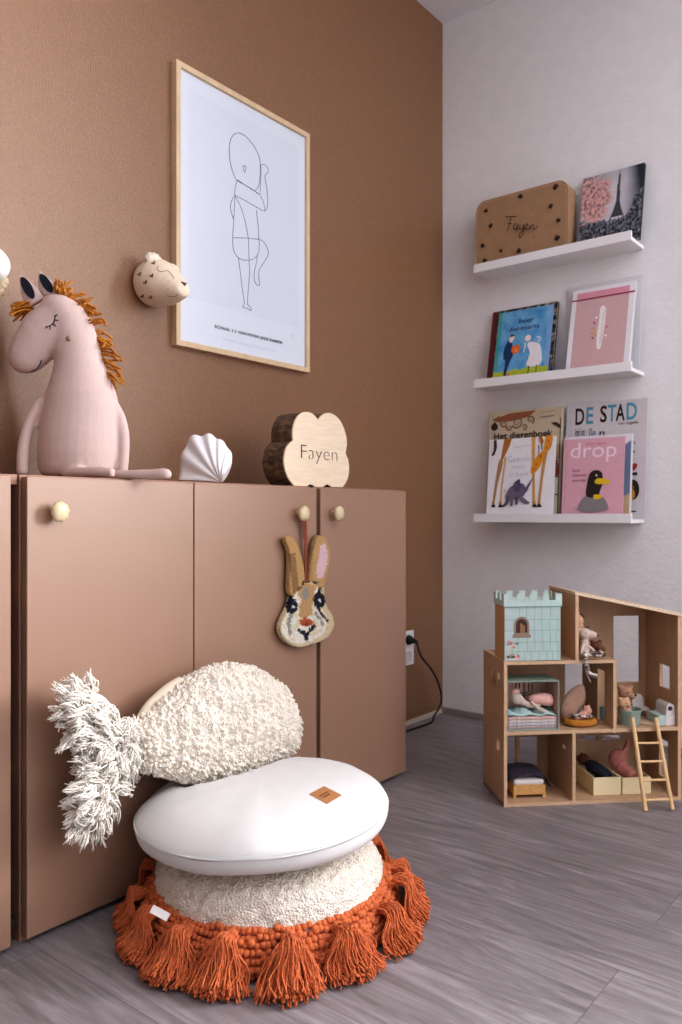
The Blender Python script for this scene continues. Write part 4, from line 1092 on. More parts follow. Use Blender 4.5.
a.fill([(.55, .47), (.61, .50), (.78, .475), (.77, .43), (.62, .425), (.55, .44)], (222, 190, 44), 3)
a.fill([(.53, .29), (.60, .30), (.68, .28), (.64, .245), (.55, .24)], (222, 190, 44), 2)
a.disc(.57, .535, .012, (236, 232, 228))
done(r_, a)
# ================================================================== dollhouse, turned about 45 degrees in the corner
HL = Vector((-.969, 1.882, 0)); HA = math.radians(44.8)
HR = Vector((math.cos(HA), math.sin(HA), 0)); HB = Vector((-math.sin(HA), math.cos(HA), 0))
MH = Matrix.Translation(HL) @ Matrix.Rotation(HA, 4, 'Z')
HI = MH.inverted()
def HP(px, py, v=0):                 # view ray -> house frame, on the plane v = const
    d = ray(px, py); o = HL + HB * v
    t = (o - CAM).dot(HB) / d.dot(HB); return HI @ (CAM + d * t)
def HU(px, py, u_=0):                # ... on the plane u = const
    d = ray(px, py); o = HL + HR * u_
    t = (o - CAM).dot(HR) / d.dot(HR); return HI @ (CAM + d * t)
T = .009; DV = .186
uR = HP(681, 760).x
zA = HP(540, 731).z; zB = HP(540, 661).z            # tops of the middle and upper floors
uG = HP(574, 760).x; uU = HP(577, 620).x; uM = HP(616.5, 700).x
zr0 = HP(577, 593.8).z; zr1 = HP(681, 615.5).z
def roof(u_): return zr0 + (zr1 - zr0) * (u_ - uU) / (uR - uU)
dh = thing('dollhouse', MH @ Vector((uR / 2, DV / 2, 0)), 'plywood dollhouse with a sloping roof standing on the floor below the ledges', 'dollhouse')
def hb(): return MB(MH)
def wallpart(name, u0, v0, v1, z0, z1, holes=(), top=None):
    b = hb(); b.rect_panel(v0, v1, z0, z1, list(holes), lambda v, z: (u0, v, z if top is None or z < z1 - 1e-6 else top), (T, 0, 0))
    return b.build(name, ply, dh)
def hole(u0, pa, pb):
    a, c = HU(*pa, u0), HU(*pb, u0); return (min(a.y, c.y), max(a.y, c.y), min(a.z, c.z), max(a.z, c.z))
wallpart('side_wall', 0, 0, DV, 0, zB, [hole(0, (491, 667), (494.8, 686)), hole(0, (497.4, 672), (500.2, 690)), hole(0, (496.4, 738), (500, 753))])
wallpart('side_wall', uR - T, 0, DV, 0, zr1 - .002, [hole(uR - T, (659.5, 663), (669.5, 690)), hole(uR - T, (659, 737), (668, 780))])
wallpart('partition', uG - T / 2, 0, DV - T, T, zA - T, [hole(uG - T / 2, (562.6, 744), (566.2, 750.5))])
wallpart('partition', uU - T / 2, 0, DV - T, zB, roof(uU) - .002)
wallpart('partition', uM - T, 0, DV - T, zA, zB - T, [hole(uM - T, (597.5, 668), (604.5, 728))])
b = hb(); b.box((0, 0, 0), (uR, DV, T)); b.build('floor_board', ply, dh)
b = hb(); b.box((T, .0005, zA - T), (uR - T, DV - T, zA)); b.build('floor_board', ply, dh)
b = hb(); b.box((T, .0005, zB - T), (uM, DV - T, zB)); b.build('floor_board', ply, dh)
# plywood edges are paler
b = hb()
for (u0, u1, z0, z1) in ((0, uR, 0, T), (T, uR - T, zA - T, zA), (T, uM, zB - T, zB), (0, T, T, zB), (uR - T, uR, T, zr1 - .004), (uG - T / 2, uG + T / 2, T, zA - T), (uU - T / 2, uU + T / 2, zB, zr0 - .002), (uM - T, uM, zA, zB - T)):
    b.box((u0, -.0006, z0), (u1, .0003, z1))
b.build('edge_band', mk('plywood_front_edge', (206, 173, 140), .6, var=.08, nscale=60), dh)
# back wall with its openings
def bh(px0, py0, px1, py1):
    a, c = HP(px0, py0, DV - T), HP(px1, py1, DV - T); return (a.x, c.x, c.z, a.z)
b = hb()
b.rect_panel(T, uR - T, T, zr1 - .006, [bh(613.5, 616, 640, 682), bh(565, 663, 583.5, 722), bh(505, 737, 516, 766), bh(519.5, 737, 538, 766), bh(580, 735.5, 598, 740.5), bh(602, 735.5, 621, 740.5)] +
             [(T, uU - T / 2, zB, zr1)], lambda u_, z: (u_, DV - T, z if z < zr1 - .007 else roof(u_) - .004), (0, T, 0))
b.build('back_wall', ply, dh)
# roof board
b = hb(); o1 = .010
b.prism([(uU - T / 2 - .002, -.003, roof(uU) - .002), (uR + .004, -.003, roof(uR + .004) - .002), (uR + .004, -.003, roof(uR + .004) + .006), (uU - T / 2 - .002, -.003, roof(uU) + .006)], (0, DV + .003, 0)); 
b.build('roof', [ply_edge], dh)
b = hb(); b.box((0, .001, zB), (T + .001, DV, zB + .0008)); b.build('edge_band', ply_edge, dh)

# ---- ladder
la, lb_ = HP(633, 722, -.006), HP(645.5, 813, -.075)
lc_, ld = HP(656.5, 722, -.006), HP(672.5, 812, -.075)
for p in (lb_, ld): p.z = .0045
ldr = thing('toy_ladder', MH @ ((lb_ + ld) / 2), 'small wooden ladder leaning against the middle floor of the dollhouse', 'ladder')
rodm = mk('ladder_wood', (226, 190, 142), .5, var=.08, nscale=20, stretch=(4, 4, 1))
for a_, c_ in ((la, lb_), (lc_, ld)):
    b = hb(); e = (a_ - c_).normalized(); b.tube([c_, a_ + e * .012], .0055, 12); b.build('rail', rodm, ldr, smooth=50, bevel=.001)
for t in (.115, .335, .545, .755, .03):
    b = hb(); b.tube([lb_.lerp(la, t), ld.lerp(lc_, t)], .0032, 10)
    if t != .03: b.build('rung', rodm, ldr, smooth=50)

# ---- castle box on the upper floor
mint = mk('mint_board', (178, 198, 192), .6, var=.05, nscale=50); mint_l = mk('mint_brick_line', (104, 146, 136), .7); tanb = mk('tan_board', (196, 158, 116), .7, var=.05)
u0, u1 = HP(504.6, 640, .0012).x, HP(560.5, 640, .0012).x; zc0 = zB + .0014; zc1 = HP(530, 605.5, .0012).z; zc2 = HP(530, 593.8, .0012).z
v0, v1 = .0012, .085
cs = thing('castle_box', MH @ Vector(((u0 + u1) / 2, (v0 + v1) / 2, zc0)), 'mint green cardboard castle with battlements standing on top of the dollhouse', 'toy castle')
b = hb(); b.box((u0, v0 + .0008, zc0), (u1, v1, zc1), 1)
wd, ht = u1 - u0, zc1 - zc0; rnd = random.Random(3)
ub, ut = u0, zc0
wx0, wx1, wz0, wz1 = u0 + .165 * wd, u0 + .44 * wd, zc0 + .445 * ht, zc0 + .80 * ht
b.box((u0, v0, zc0), (u1, v0 + .0007, zc1), 0)
rows = [0, .165, .335, .545, .745, 1.0]
for i, r_ in enumerate(rows[1:-1]):
    z = zc0 + r_ * ht; b.box((u0, v0 - .0002, z - .0004), (u1, v0, z + .0004), 2)
for i in range(5):
    x = .02 if i % 2 else .11
    while x < .97:
        x += rnd.uniform(.10, .16)
        if x < .97: b.box((u0 + x * wd - .0004, v0 - .0002, zc0 + rows[i] * ht), (u0 + x * wd + .0004, v0, zc0 + rows[i + 1] * ht), 2)
# arched window, painted frame
um = (wx0 + wx1) / 2
def arch(hw, z0_, z1_, y):
    zs_ = z1_ - hw; return [(um - hw, y, z0_), (um + hw, y, z0_)] + [(um + hw * math.cos(a * PI / 12), y, zs_ + hw * 1.0 * math.sin(a * PI / 12)) for a in range(13)]
b.poly(arch(.0205, wz0, wz1, v0 - .0004), 3); b.poly(arch(.0150, wz0 + .009, wz1 - .006, v0 - .0006), 4); b.poly([(um - .004, v0 - .0008, wz0 + .009), (um + .009, v0 - .0008, wz0 + .009), (um + .009, v0 - .0008, wz0 + .026), (um - .004, v0 - .0008, wz0 + .035)], 5)
b.box((um - .024, v0 - .0012, wz0 - .004), (um + .024, v0, wz0 + .004), 3)
# painted roses
for k in range(26):
    px_, pz = u0 + wd * (.05 + .20 * rnd.random()), zc0 + ht * (rnd.choice((.09, .31)) + rnd.gauss(0, .035)); s_ = rnd.uniform(.002, .0055); m_ = rnd.choice((6, 6, 7, 8, 8, 3))
    b.poly([(px_ + s_ * math.cos(a), v0 - .0004 - k * .00003, pz + s_ * .8 * math.sin(a)) for a in [j * PI / 4 for j in range(8)]], m_)
b.build('castle_wall', [mint, tanb, mint_l, mk('stone_print', (146, 126, 112), .7), mk('window_dark_print', (74, 52, 42), .8), mk('window_light_print', (150, 108, 76), .8), mk('rose_print', (214, 128, 124), .7), mk('rose_light', (232, 178, 166), .7), mk('leaf_print', (90, 100, 92), .7)], cs)
b = hb(); e = .003
def cren(P0, P1, n, out, m):
    P0, P1 = Vector(P0), Vector(P1); d = (P1 - P0); L_ = d.length; d.normalize(); pts = []; step = L_ / (2 * n - 1)
    base, mid, top = zc1 - .002, zc1 + (zc2 - zc1) * .45, zc2
    pts = [P0 + Vector((0, 0, base)), P1 + Vector((0, 0, base))]
    for k in range(2 * n - 2, -1, -1):
        z = top if k % 2 == 0 else mid
        pts += [P0 + d * step * (k + 1) + Vector((0, 0, z)), P0 + d * step * k + Vector((0, 0, z))]
    b.prism(pts, out, m)
cren((u0 - e, v0 - e, 0), (u1 + e, v0 - e, 0), 5, (0, .002, 0), 0); cren((u0 - e, v1 + e, 0), (u1 + e, v1 + e, 0), 5, (0, -.002, 0), 0)
cren((u0 - e, v0 - e + .002, 0), (u0 - e, v1 + e - .002, 0), 3, (.002, 0, 0), 0); cren((u1 + e - .002, v0 - e + .002, 0), (u1 + e - .002, v1 + e - .002, 0), 3, (.002, 0, 0), 0)
b.box((u0 - e, v0 - e, zc1 - .0035), (u1 + e, v0 - e + .001, zc1 - .0020), 1)
b.build('battlement', [mk('mint_board_light', (186, 206, 200), .6, var=.05, nscale=50), mint_l], cs)

# ---- open mint room box with the stacked mattresses (left room of the middle floor)
u0, u1 = max(HP(505.5, 700, .006).x, T + .0008), HP(559.3, 700, .006).x; z0 = zA + .0006; z1 = HP(540, 681, .006).z; v0, v1 = .006, .095; t = .0022
pinkst = mk('pink_stripe', (222, 186, 170), .7, rgb2=(200, 158, 142), nscale=1, stretch=(220, 220, 0.001))
gm = mk('mint_board_dark', (150, 168, 156), .7, var=.05)
rb_ = thing('castle_room_box', MH @ Vector(((u0 + u1) / 2, (v0 + v1) / 2, z0)), 'open mint box room with striped pink walls and a printed chandelier, under the castle', 'toy box')
b = hb(); b.box((u0, v0, z0), (u0 + t, v1, z1)); b.box((u1 - t, v0, z0), (u1, v1, z1)); b.box((u0 + t, v0, z1 - t), (u1 - t, v1, z1)); b.box((u0 + t, v0, z0), (u1 - t, v1, z0 + t)); b.build('box_shell', gm, rb_)
b = hb(); b.box((u0 + t, v1 - t, z0 + t), (u1 - t, v1, z1 - t)); b.box((u1 - t - .0006, v0 + .001, z0 + t), (u1 - t - .0001, v1 - t, z1 - t)); b.build('striped_lining', pinkst, rb_)
b = hb(); vv = v1 - t - .001
def cp_(px, py): p = HP(px, py, vv); return p
def ch(pts, r): b.tube(catmull([cp_(*p) for p in pts], 4), r, 6)
ch([(524, 680), (524, 697)], .0012); ch([(516, 688), (517, 694), (524, 695), (531, 694), (532, 688)], .0011); ch([(519, 688), (520, 692), (524, 693), (528, 692), (529, 688)], .0011)
for x in (516, 519.3, 524, 528.7, 532): ch([(x, 683), (x, 688)], .0014)
b.build('chandelier_print', mk('chandelier_black', (60, 44, 42), .7), rb_)
MG = 'stacked toy mattresses in the castle room'
zz = z0 + t + .0004; stack_top = HP(530, 716, .02).z; hgt = (stack_top - zz) / 4
labs = ('bottom mattress of the toy stack, grey pink with piping', 'second mattress from the bottom of the toy stack, pale with grey print', 'third mattress from the bottom of the toy stack, white with pink print', 'topmost pink and white mattress of the toy stack, below the mint quilt')
for k, c in enumerate(((190, 170, 166), (214, 206, 204), (222, 210, 206), (226, 190, 180))):
    b = hb(); b.loft([rrring for rrring in [[Vector((x, y, z)) for x, y in rr_(u0 + t + .0015 + i_, v0 + .004 + i_, u1 - t - .0015 - i_, v1 - t - .004 - i_, .006)] for i_, z in ((.0015, zz), (0, zz + hgt * .2), (.0004, zz + hgt * .5), (0, zz + hgt * .8), (.0015, zz + hgt * .97))]])
    o = b.build('toy_mattress', mk('mattress_%d' % k, c, .95, rgb2=tuple(int(x * .8) for x in c) if k != 1 else (150, 150, 156), nscale=220), smooth=60); tag(o, labs[k], 'mattress', MG); zz += hgt
b = hb(); qz = HP(530, 707, .02).z
rings = []
for j in range(9):
    row = []
    for i in range(15):
        uu, vv_ = u0 + t + .004 + (u1 - u0 - 2 * t - .008) * i / 14, v0 + .006 + (v1 - v0 - .018) * j / 8
        row.append(Vector((uu, vv_, zz + .003 + (qz - zz) * .75 * (.55 + .45 * math.sin(i * 1.2 + j * .5)) * math.sin(PI * (j + .6) / 9.2))))
    rings.append(row)
b.loft([[p - Vector((0, 0, .0025)) for p in r] for r in rings][:0] + rings, cap=False, closed=False)
o = b.build('toy_quilt', mk('mint_quilt', (176, 200, 196), .95, var=.12, nscale=120), smooth=180); sol = o.modifiers.new('Solidify', 'SOLIDIFY'); sol.thickness = .0024; sol.offset = -1
tag(o, 'pale mint quilt spread over the stack of toy mattresses', 'quilt')

# ---- soft dolls
def doll_mesh(name, mat_, root, parts, vox=.0016):
    b = hb()
    for kind, *a in parts:
        if kind == 'ball': b.ball(*a)
        else: b.tube(catmull(a[0], 4) if len(a[0]) > 2 else a[0], a[1], 10)
    o = b.build(name, mat_, root, mods=[('REMESH', vox), ('SMOOTH', 3)]); return bake(o)
k_ = .00262
grey_m = mk('pale_mouse_cotton', (206, 186, 172), .95, var=.06, nscale=200); pink_m = mk('doll_pink', (222, 176, 164), .95, var=.08, nscale=150)
stripe = mk('striped_legging', (226, 214, 206), .95, rgb2=(84, 70, 70), nscale=1, stretch=(60, 60, 330), detail=0)
floral = mk('floral_cotton', (226, 212, 198), .95, rgb2=(176, 150, 140), nscale=220)
# sleeping mouse on the quilt
sm_ = HP(540, 699, .035)
r_ = thing('mouse_doll', MH @ sm_, 'cloth mouse doll in a pink dress lying asleep on the stacked mattresses', 'doll')
hd = HP(517, 698.5, .038); nd = HP(527, 699, .032)
doll_mesh('body', grey_m, r_, [('ball', hd, (.016, .014, .015)), ('ball', hd + Vector((.012, -.002, -.004)), (.009, .008, .008)), ('tube', [hd + Vector((.01, 0, -.008)), HP(530, 705, .035), HP(540, 704, .035)], [.008] * 9), ('tube', [HP(531, 702, .028), HP(538, 708, .02), HP(545, 712, .014)], [.0045] * 8 + [.004])])
b = hb(); b.ell([(HP(x, y, .036), Vector((0, .0, r * 1.0)), Vector((0, r * .9, 0))) for x, y, r in ((529, 699, .007), (534, 699, .013), (541, 699, .016), (547, 699.5, .017), (551, 700, .016), (552.5, 700.5, .010))], 18); b.build('dress', pink_m, r_, smooth=180)
for dx in (-.004, .006):
    b = hb(); b.ball(hd + Vector((dx - .002, .004 + dx, .015)), (.008, .003, .011), 12, 8); b.build('ear', pink_m, r_, smooth=180)
# sitting mouse on the upper floor edge
sv = .012
r_ = thing('mouse_doll', MH @ HP(588, 661, sv), 'cream cloth mouse doll in striped leggings sitting on the upper floor edge of the dollhouse', 'doll')
hd = HP(585, 634, sv)
doll_mesh('body', grey_m, r_, [('ball', hd, (.0165, .014, .016)), ('tube', [hd, HP(592, 634.5, sv - .004), HP(597, 635.5, sv - .008)], [.014, .013, .012, .011, .010, .009, .008, .006, .003]), ('tube', [hd + Vector((0, 0, -.01)), HP(584.5, 647, sv), HP(586, 651.5, sv)], [.009, .009, .010, .011, .012, .013, .014, .014, .012]),
     ('tube', [HP(583.5, 645, sv - .008), HP(581.8, 650, sv - .013), HP(581.8, 654, sv - .015)], .0042), ('tube', [HP(588, 646, sv - .01), HP(593, 650, sv - .014), HP(596, 655, sv - .012)], .0042)])
b = hb(); b.ell([(HP(x, y, sv - .001), Vector((r * k_, 0, 0)), Vector((0, r * k_ * .8, 0))) for x, y, r in ((584.6, 642.5, 3.2), (584.6, 646, 4.6), (585.4, 650, 5.6), (586.4, 653.5, 6.6), (587, 655, 6.9))], 18); b.build('dress', floral, r_, smooth=60)
b = hb(); b.tube(catmull([HP(588, 653, sv - .008), HP(594, 652.5, sv - .014), HP(599, 656, sv - .022), HP(601.5, 651, sv - .026)], 4), .0058, 10); b.build('leg', stripe, r_, smooth=180)
b = hb(); b.tube(catmull([HP(585, 653, sv - .012), HP(585.5, 656, sv - .025), HP(587.5, 668, sv - .027), HP(590, 674, sv - .024), HP(597, 676, sv - .03)], 4), .0056, 10); b.build('leg', stripe, r_, smooth=180)
b = hb(); b.tube(catmull([HP(584, 655, sv - .018), HP(585, 664, sv - .022), HP(586, 672, sv - .022), HP(590.5, 682, sv - .02)], 4), .0016, 6); b.build('tail', grey_m, r_, smooth=180)
b = hb(); p = HP(580, 633, sv + .004); b.ball(p, (.0085, .004, .013), 14, 9); b.build('ear', mk('pink_ear', (216, 180, 170), .95), r_, smooth=180)
b = hb(); b.ball(HP(588, 628.5, sv + .010), (.006, .003, .009), 12, 8); b.build('ear', mk('dark_ear', (110, 84, 72), .95), r_, smooth=180)
b = hb(); b.ball(HP(597.8, 635.6, sv - .010), .0026, 10, 7); b.build('nose', navy, r_, smooth=180)
b = hb(); b.ball(HP(586.5, 633, sv - .0155), .0014, 8, 6); b.build('eye', navy, r_, smooth=180)
# doll behind it, leaning on the partition
r_ = thing('peach_doll', MH @ HP(580, 650, .05), 'peach headed cloth doll half hidden behind the sitting mouse doll', 'doll')
hd = HP(578.5, 620, .045)
doll_mesh('body', mk('peach_cloth', (220, 176, 148), .95, var=.06), r_, [('ball', hd, (.014, .013, .016)), ('ball', hd + Vector((-.001, 0, .018)), (.004, .004, .005)), ('tube', [hd + Vector((.002, 0, -.012)), HP(581, 638, .048), Vector((HP(582, 655, .05).x, .05, zB + .017))], [.011, .011, .012, .013, .014, .015, .016, .016, .015])])
b = hb(); b.ball(hd + Vector((.004, .004, .004)), (.0135, .0135, .014), 14, 9); b.build('hair', mk('brown_hair', (98, 66, 50), .95, var=.2, nscale=200), r_, smooth=180)
# brown teddy behind
r_ = thing('brown_teddy', MH @ HP(596, 660, .055), 'small brown teddy bear sitting behind the striped leggings of the mouse doll', 'doll')
c = HP(596, 646, .055)
tb = Vector((c.x + .004, .058, zB + .0175))
doll_mesh('body', mk('brown_teddy_fur', (112, 76, 56), 1, var=.25, nscale=260, bump=.6, bscale=500, bdist=.002), r_, [('ball', tb, (.017, .014, .0165)), ('ball', c, (.0155, .014, .0145)), ('ball', c + Vector((-.011, 0, .012)), .0055), ('ball', c + Vector((.011, 0, .012)), .0055), ('ball', c + Vector((.002, -.012, -.003)), .006), ('tube', [tb + Vector((-.012, 0, .006)), tb + Vector((-.018, -.008, -.004))], .0055), ('tube', [tb + Vector((.012, 0, .006)), tb + Vector((.019, -.008, -.003))], .0055), ('tube', [tb + Vector((.008, -.008, -.010)), tb + Vector((.012, -.022, -.011))], .006), ('tube', [tb + Vector((-.008, -.008, -.010)), tb + Vector((-.012, -.022, -.011))], .006)])

# ---- mustard bed basket with a taupe hood, middle room
bc = HP(580, 724, .045); bc.z = zA + .0022
r_ = thing('doll_basket', MH @ bc, 'mustard quilted doll basket with a tall taupe padded hood in the middle floor room', 'doll bed')
mus = mk('mustard_velvet', (186, 124, 50), .9, var=.2, nscale=90, bump=.5, bscale=200, bdist=.002)
b = hb(); rx = 17.5 * k_; prof = [(.03, 0), (.80, 0), (.97, .10), (1.0, .30), (.95, .52), (.86, .62), (.78, .56), (.74, .40), (.03, .36)]
b.loft([[bc + Vector((rx * r * math.cos(a * PI / 24), rx * .72 * r * math.sin(a * PI / 24), z * .030 + .0009 * math.sin(a * 2.0) * r)) for a in range(48)] for r, z in prof]); b.build('basket', mus, r_, smooth=180)
hdm = mk('taupe_padded', (176, 142, 124), .9, var=.1, nscale=60, bump=.4, bscale=90, bdist=.002)
lobe = [(564, 720), (560.5, 710), (563, 700), (569, 691), (577, 685.5), (583, 685), (585.5, 691), (585, 700), (581, 709), (576, 717), (571, 722)]
b = hb(); lp = catmull([HP(*p, .062) for p in lobe], 4, True)
for p in lp: p.z = max(p.z, zA + .0015)
cen = sum(lp, Vector()) / len(lp)
b.loft([[cen + (p - cen) * s_ + Vector((0, y, 0)) for p in lp] for s_, y in ((.06, -.011), (.5, -.010), (.82, -.007), (.97, -.003), (1.0, 0), (.97, .003), (.82, .006), (.3, .008))]); b.build('hood', hdm, r_, smooth=180)
r_ = thing('rosy_doll', MH @ (bc + Vector((0, 0, .014))), 'small rosy cloth doll tucked into the mustard basket', 'doll')
hd = bc + Vector((.019, -.004, .037))
doll_mesh('body', mk('rosy_cloth', (206, 158, 140), .95, var=.1, nscale=200), r_, [('ball', hd, (.012, .011, .011)), ('tube', [hd + Vector((-.006, -.004, -.006)), bc + Vector((-.006, -.012, .024)), bc + Vector((-.022, -.012, .021))], [.008, .009, .0095, .0095, .009, .009, .008, .007, .005]), ('ball', hd + Vector((.004, .002, .011)), .0045), ('ball', hd + Vector((-.007, .002, .010)), .0045)])
b = hb()
b.ell([(bc + Vector((-.026 + .0085 * k, -.013, .026 + .0015 * math.sin(k))), Vector((0, .013, 0)), Vector((0, 0, .0045))) for k in range(7)], 12); b.build('checked_blanket', mk('checked_cloth', (226, 206, 196), .9, rgb2=(60, 48, 48), nscale=190, detail=0), r_, smooth=180)
# teal cup behind the doorway
tc_ = HU(601, 724, uM - T - .012); tc_ = Vector((uM + .010, HU(601, 715, uM).y, zA + .0005))
b = hb(); b.lathe([(.010, 0), (.0105, .003), (.0125, .034), (.0115, .034), (.0098, .004), (.001, .004)], tc_, 24); tag(b.build('toy_cup', mk('teal_enamel', (120, 158, 158), .4), smooth=50), 'small teal cup behind the doorway beside the mustard basket', 'cup')

# ---- bathroom (upper right)
tv = .040; tc_ = HP(629.5, 724, tv); tc_.z = zA + .0006; R_ = 11.6 * k_; hh = HP(629, 708.5, tv).z - zA
tub = thing('round_tub', MH @ tc_, 'round ribbed mint tub holding two small bears behind the ladder', 'tub')
b = hb(); n = 60
def tr(r, z, w=.0): return [tc_ + Vector((R_ * r * (1 + w * math.cos(20 * 2 * PI * k / n)) * math.cos(2 * PI * k / n), R_ * r * (1 + w * math.cos(20 * 2 * PI * k / n)) * math.sin(2 * PI * k / n), z)) for k in range(n)]
b.loft([tr(.05, 0), tr(.84, 0), tr(.88, .002, .012), tr(.98, hh * .86, .012), tr(1.04, hh * .9), tr(1.05, hh), tr(.97, hh), tr(.92, hh * .85), tr(.80, .006), tr(.05, .006)]); b.build('tub_shell', mk('mint_enamel', (160, 184, 174), .45, var=.06), tub, smooth=50)
def bear(name, lab, c, s_, mat_, base):
    r_ = thing(name, MH @ base, lab, 'doll')
    doll_mesh('body', mat_, r_, [('ball', c, (.016 * s_, .014 * s_, .0155 * s_)), ('ball', c + Vector((-.0115, .002, .0115)) * s_, .006 * s_), ('ball', c + Vector((.0115, .002, .0115)) * s_, .006 * s_), ('ball', c + Vector((.009, -.011, -.004)) * s_, (.0085 * s_, .009 * s_, .007 * s_)), ('tube', [c + Vector((-.001, 0, -.008)) * s_, (c + base) / 2, base], [.012 * s_] * 9)])
    b = hb(); b.ball(c + Vector((.0135, -.0185, -.001)) * s_, .0026 * s_, 8, 6); b.build('nose', navy, r_, smooth=180)
    b = hb(); b.ball(c + Vector((-.002, -.014, .003)) * s_, .0016 * s_, 8, 6); b.build('eye', navy, r_, smooth=180)
bear('bear_doll', 'brown cloth bear sitting in the mint tub, behind the cream bear', HP(625.5, 693, tv + .01), 1.25, mk('bear_tan', (168, 132, 106), 1, var=.12, nscale=250), Vector((tc_.x - .006, tv + .010, tc_.z + .018)))
bear('bear_doll', 'small cream checked bear in front of the brown bear in the mint tub', HP(624, 703, tv - .014), .95, mk('bear_cream', (204, 178, 152), 1, rgb2=(190, 140, 104), nscale=200), Vector((tc_.x - .004, tv - .010, tc_.z + .016)))
# rug, chair, toilet, wicker stand
rc_ = HP(645, 721, .05); b = hb(); b.lathe([(.002, .0006), (.028, .0006), (.030, .0016), (.028, .0028), (.002, .0030)], Vector((rc_.x + .003, .052, zA)), 40); tag(b.build('round_rug', mk('beige_rug', (206, 178, 146), 1, var=.15, nscale=300, bump=.5, bscale=500), smooth=60), 'small round beige rug on the floor right of the mint tub', 'rug')
cw = mk('white_painted_toy', (214, 208, 204), .5, var=.02)
pc = HP(641, 715, .115); zb_ = zA + .0006
ch_ = thing('toy_chair', MH @ Vector((pc.x, .125, zb_)), 'white toy chair with a rounded back behind the mint tub', 'chair')
hw_ = .0165; zt_ = HP(641, 694, .13).z
b = hb(); b.prism([(pc.x - hw_, .133, zb_), (pc.x + hw_, .133, zb_)] + [(pc.x + hw_ * math.cos(k * PI / 14), .133, zt_ - hw_ + hw_ * math.sin(k * PI / 14)) for k in range(15)], (0, .006, 0)); b.build('backrest', cw, ch_)
b = hb(); b.box((pc.x - hw_, .105, zb_ + .018), (pc.x + hw_ + .004, .133, zb_ + .024)); b.build('seat', cw, ch_)
for dx in (-hw_, hw_ - .004):
    b = hb(); b.box((pc.x + dx, .106, zb_), (pc.x + dx + .004, .110, zb_ + .018)); b.build('leg', cw, ch_)
tu0, tu1 = HP(658.5, 720, .012).x, HP(679, 720, .012).x - .001
tu1 = min(tu1, uR - T - .001)
tzb = zA + .0006; tz1 = HP(668, 715.5, .012).z; tzt = HP(674, 703, .02).z
tl = thing('toy_toilet', MH @ Vector(((tu0 + tu1) / 2, .03, tzb)), 'white and mint toy bathroom unit with a rounded end, right of the ladder top', 'toy furniture')
b = hb(); wd = tu1 - tu0
b.box((tu0 + wd * .42, .012, tzb), (tu1, .075, tz1)); b.build('base', cw, tl, bevel=.001)
b = hb(); b.box((tu0, .0125, tzb), (tu0 + wd * .42 - .0004, .0745, tz1 - .0005)); b.build('mint_side', mint, tl, bevel=.001)
b = hb(); x0_ = tu1 - wd * .50; rr3 = wd * .25; xm = tu1 - rr3
pts = [(x0_, .014, tz1 + .0002), (tu1, .014, tz1 + .0002)] + [(xm + rr3 * math.cos(k * PI / 14), .014, tzt - rr3 + rr3 * math.sin(k * PI / 14)) for k in range(15)]
b.prism(pts, (0, .058, 0)); b.poly([(xm - .0015 + rr3 * .55 * math.cos(k * PI / 10), .0136, tzt - rr3 * 1.1 + rr3 * .55 * math.sin(k * PI / 10)) for k in range(20)], 1); b.build('rounded_back', [cw, mk('dark_hole', (60, 56, 60), .8)], tl)
wk = HP(665, 711, .115); st_ = thing('wicker_stand', MH @ Vector((wk.x, .12, zb_)), 'small golden wicker stand at the back right of the bathroom floor', 'toy furniture')
wm = mk('wicker', (206, 158, 92), .7, var=.2, nscale=150)
zt2_ = HP(665, 695, .12).z
b = hb()
for k in range(10):
    a = 2 * PI * k / 10; b.tube([(wk.x + .011 * math.cos(a), .12 + .011 * math.sin(a), zb_), (wk.x + .007 * math.cos(a), .12 + .007 * math.sin(a), (zb_ + zt2_) / 2), (wk.x + .012 * math.cos(a), .12 + .012 * math.sin(a), zt2_)], .0011, 5)
b.build('strut_weave', wm, st_, smooth=180)
for z, r in ((zb_ + .002, .0118), (zt2_, .0128), ((zb_ + zt2_) / 2, .0078)):
    b = hb(); b.tube([(wk.x + r * math.cos(k * PI / 10), .12 + r * math.sin(k * PI / 10), z) for k in range(21)], .0016, 6); b.build('ring', wm, st_, smooth=180)

# ---- toy bed (ground floor left)
f0, f1 = HP(513.5, 790, .030).x, HP(545.5, 790, .030).x; bz = T + .0006; zk = HP(530, 785, .030).z
bed = thing('toy_bed', MH @ Vector(((f0 + f1) / 2, .08, bz)), 'low wooden toy bed in the left ground floor room of the dollhouse', 'bed')
bw = mk('toy_bed_wood', (206, 158, 98), .6, var=.12, nscale=20, stretch=(1, 6, 6))
b = hb(); b.box((f0, .030, bz + .009), (f1, .150, zk)); b.build('bed_frame', bw, bed, bevel=.001)
for x in (f0, f1 - .007):
    for y in (.030, .143):
        b = hb(); b.loft([[(x, y, bz), (x + .007, y, bz), (x + .007, y + .007, bz), (x, y + .007, bz)], [(x - .0005, y, bz + .0095), (x + .0085, y, bz + .0095), (x + .0085, y + .007, bz + .0095), (x - .0005, y + .007, bz + .0095)]]); b.build('leg', bw, bed)
zh = HP(529, 764, .150).z
b = hb(); b.prism([(f0 - .004, .150, bz + .008), (f1 + .004, .150, bz + .008), (f1 + .004, .150, zh - .008), (f1 - .008, .150, zh), (f0 + .008, .150, zh), (f0 - .004, .150, zh - .008)], (0, .005, 0)); b.build('headboard', bw, bed, bevel=.001)
b = hb(); b.loft([[Vector((x, y, z)) for x, y in rr_(f0 + .002 + i_, .032 + i_, f1 - .002 - i_, .148 - i_, .006)] for i_, z in ((.001, zk + .0004), (0, zk + .003), (0, zk + .009), (.002, zk + .0115))]); tag(b.build('toy_mattress', mk('white_bedding', (214, 206, 204), .95, var=.05), smooth=60), 'white mattress on the low wooden toy bed', 'mattress')
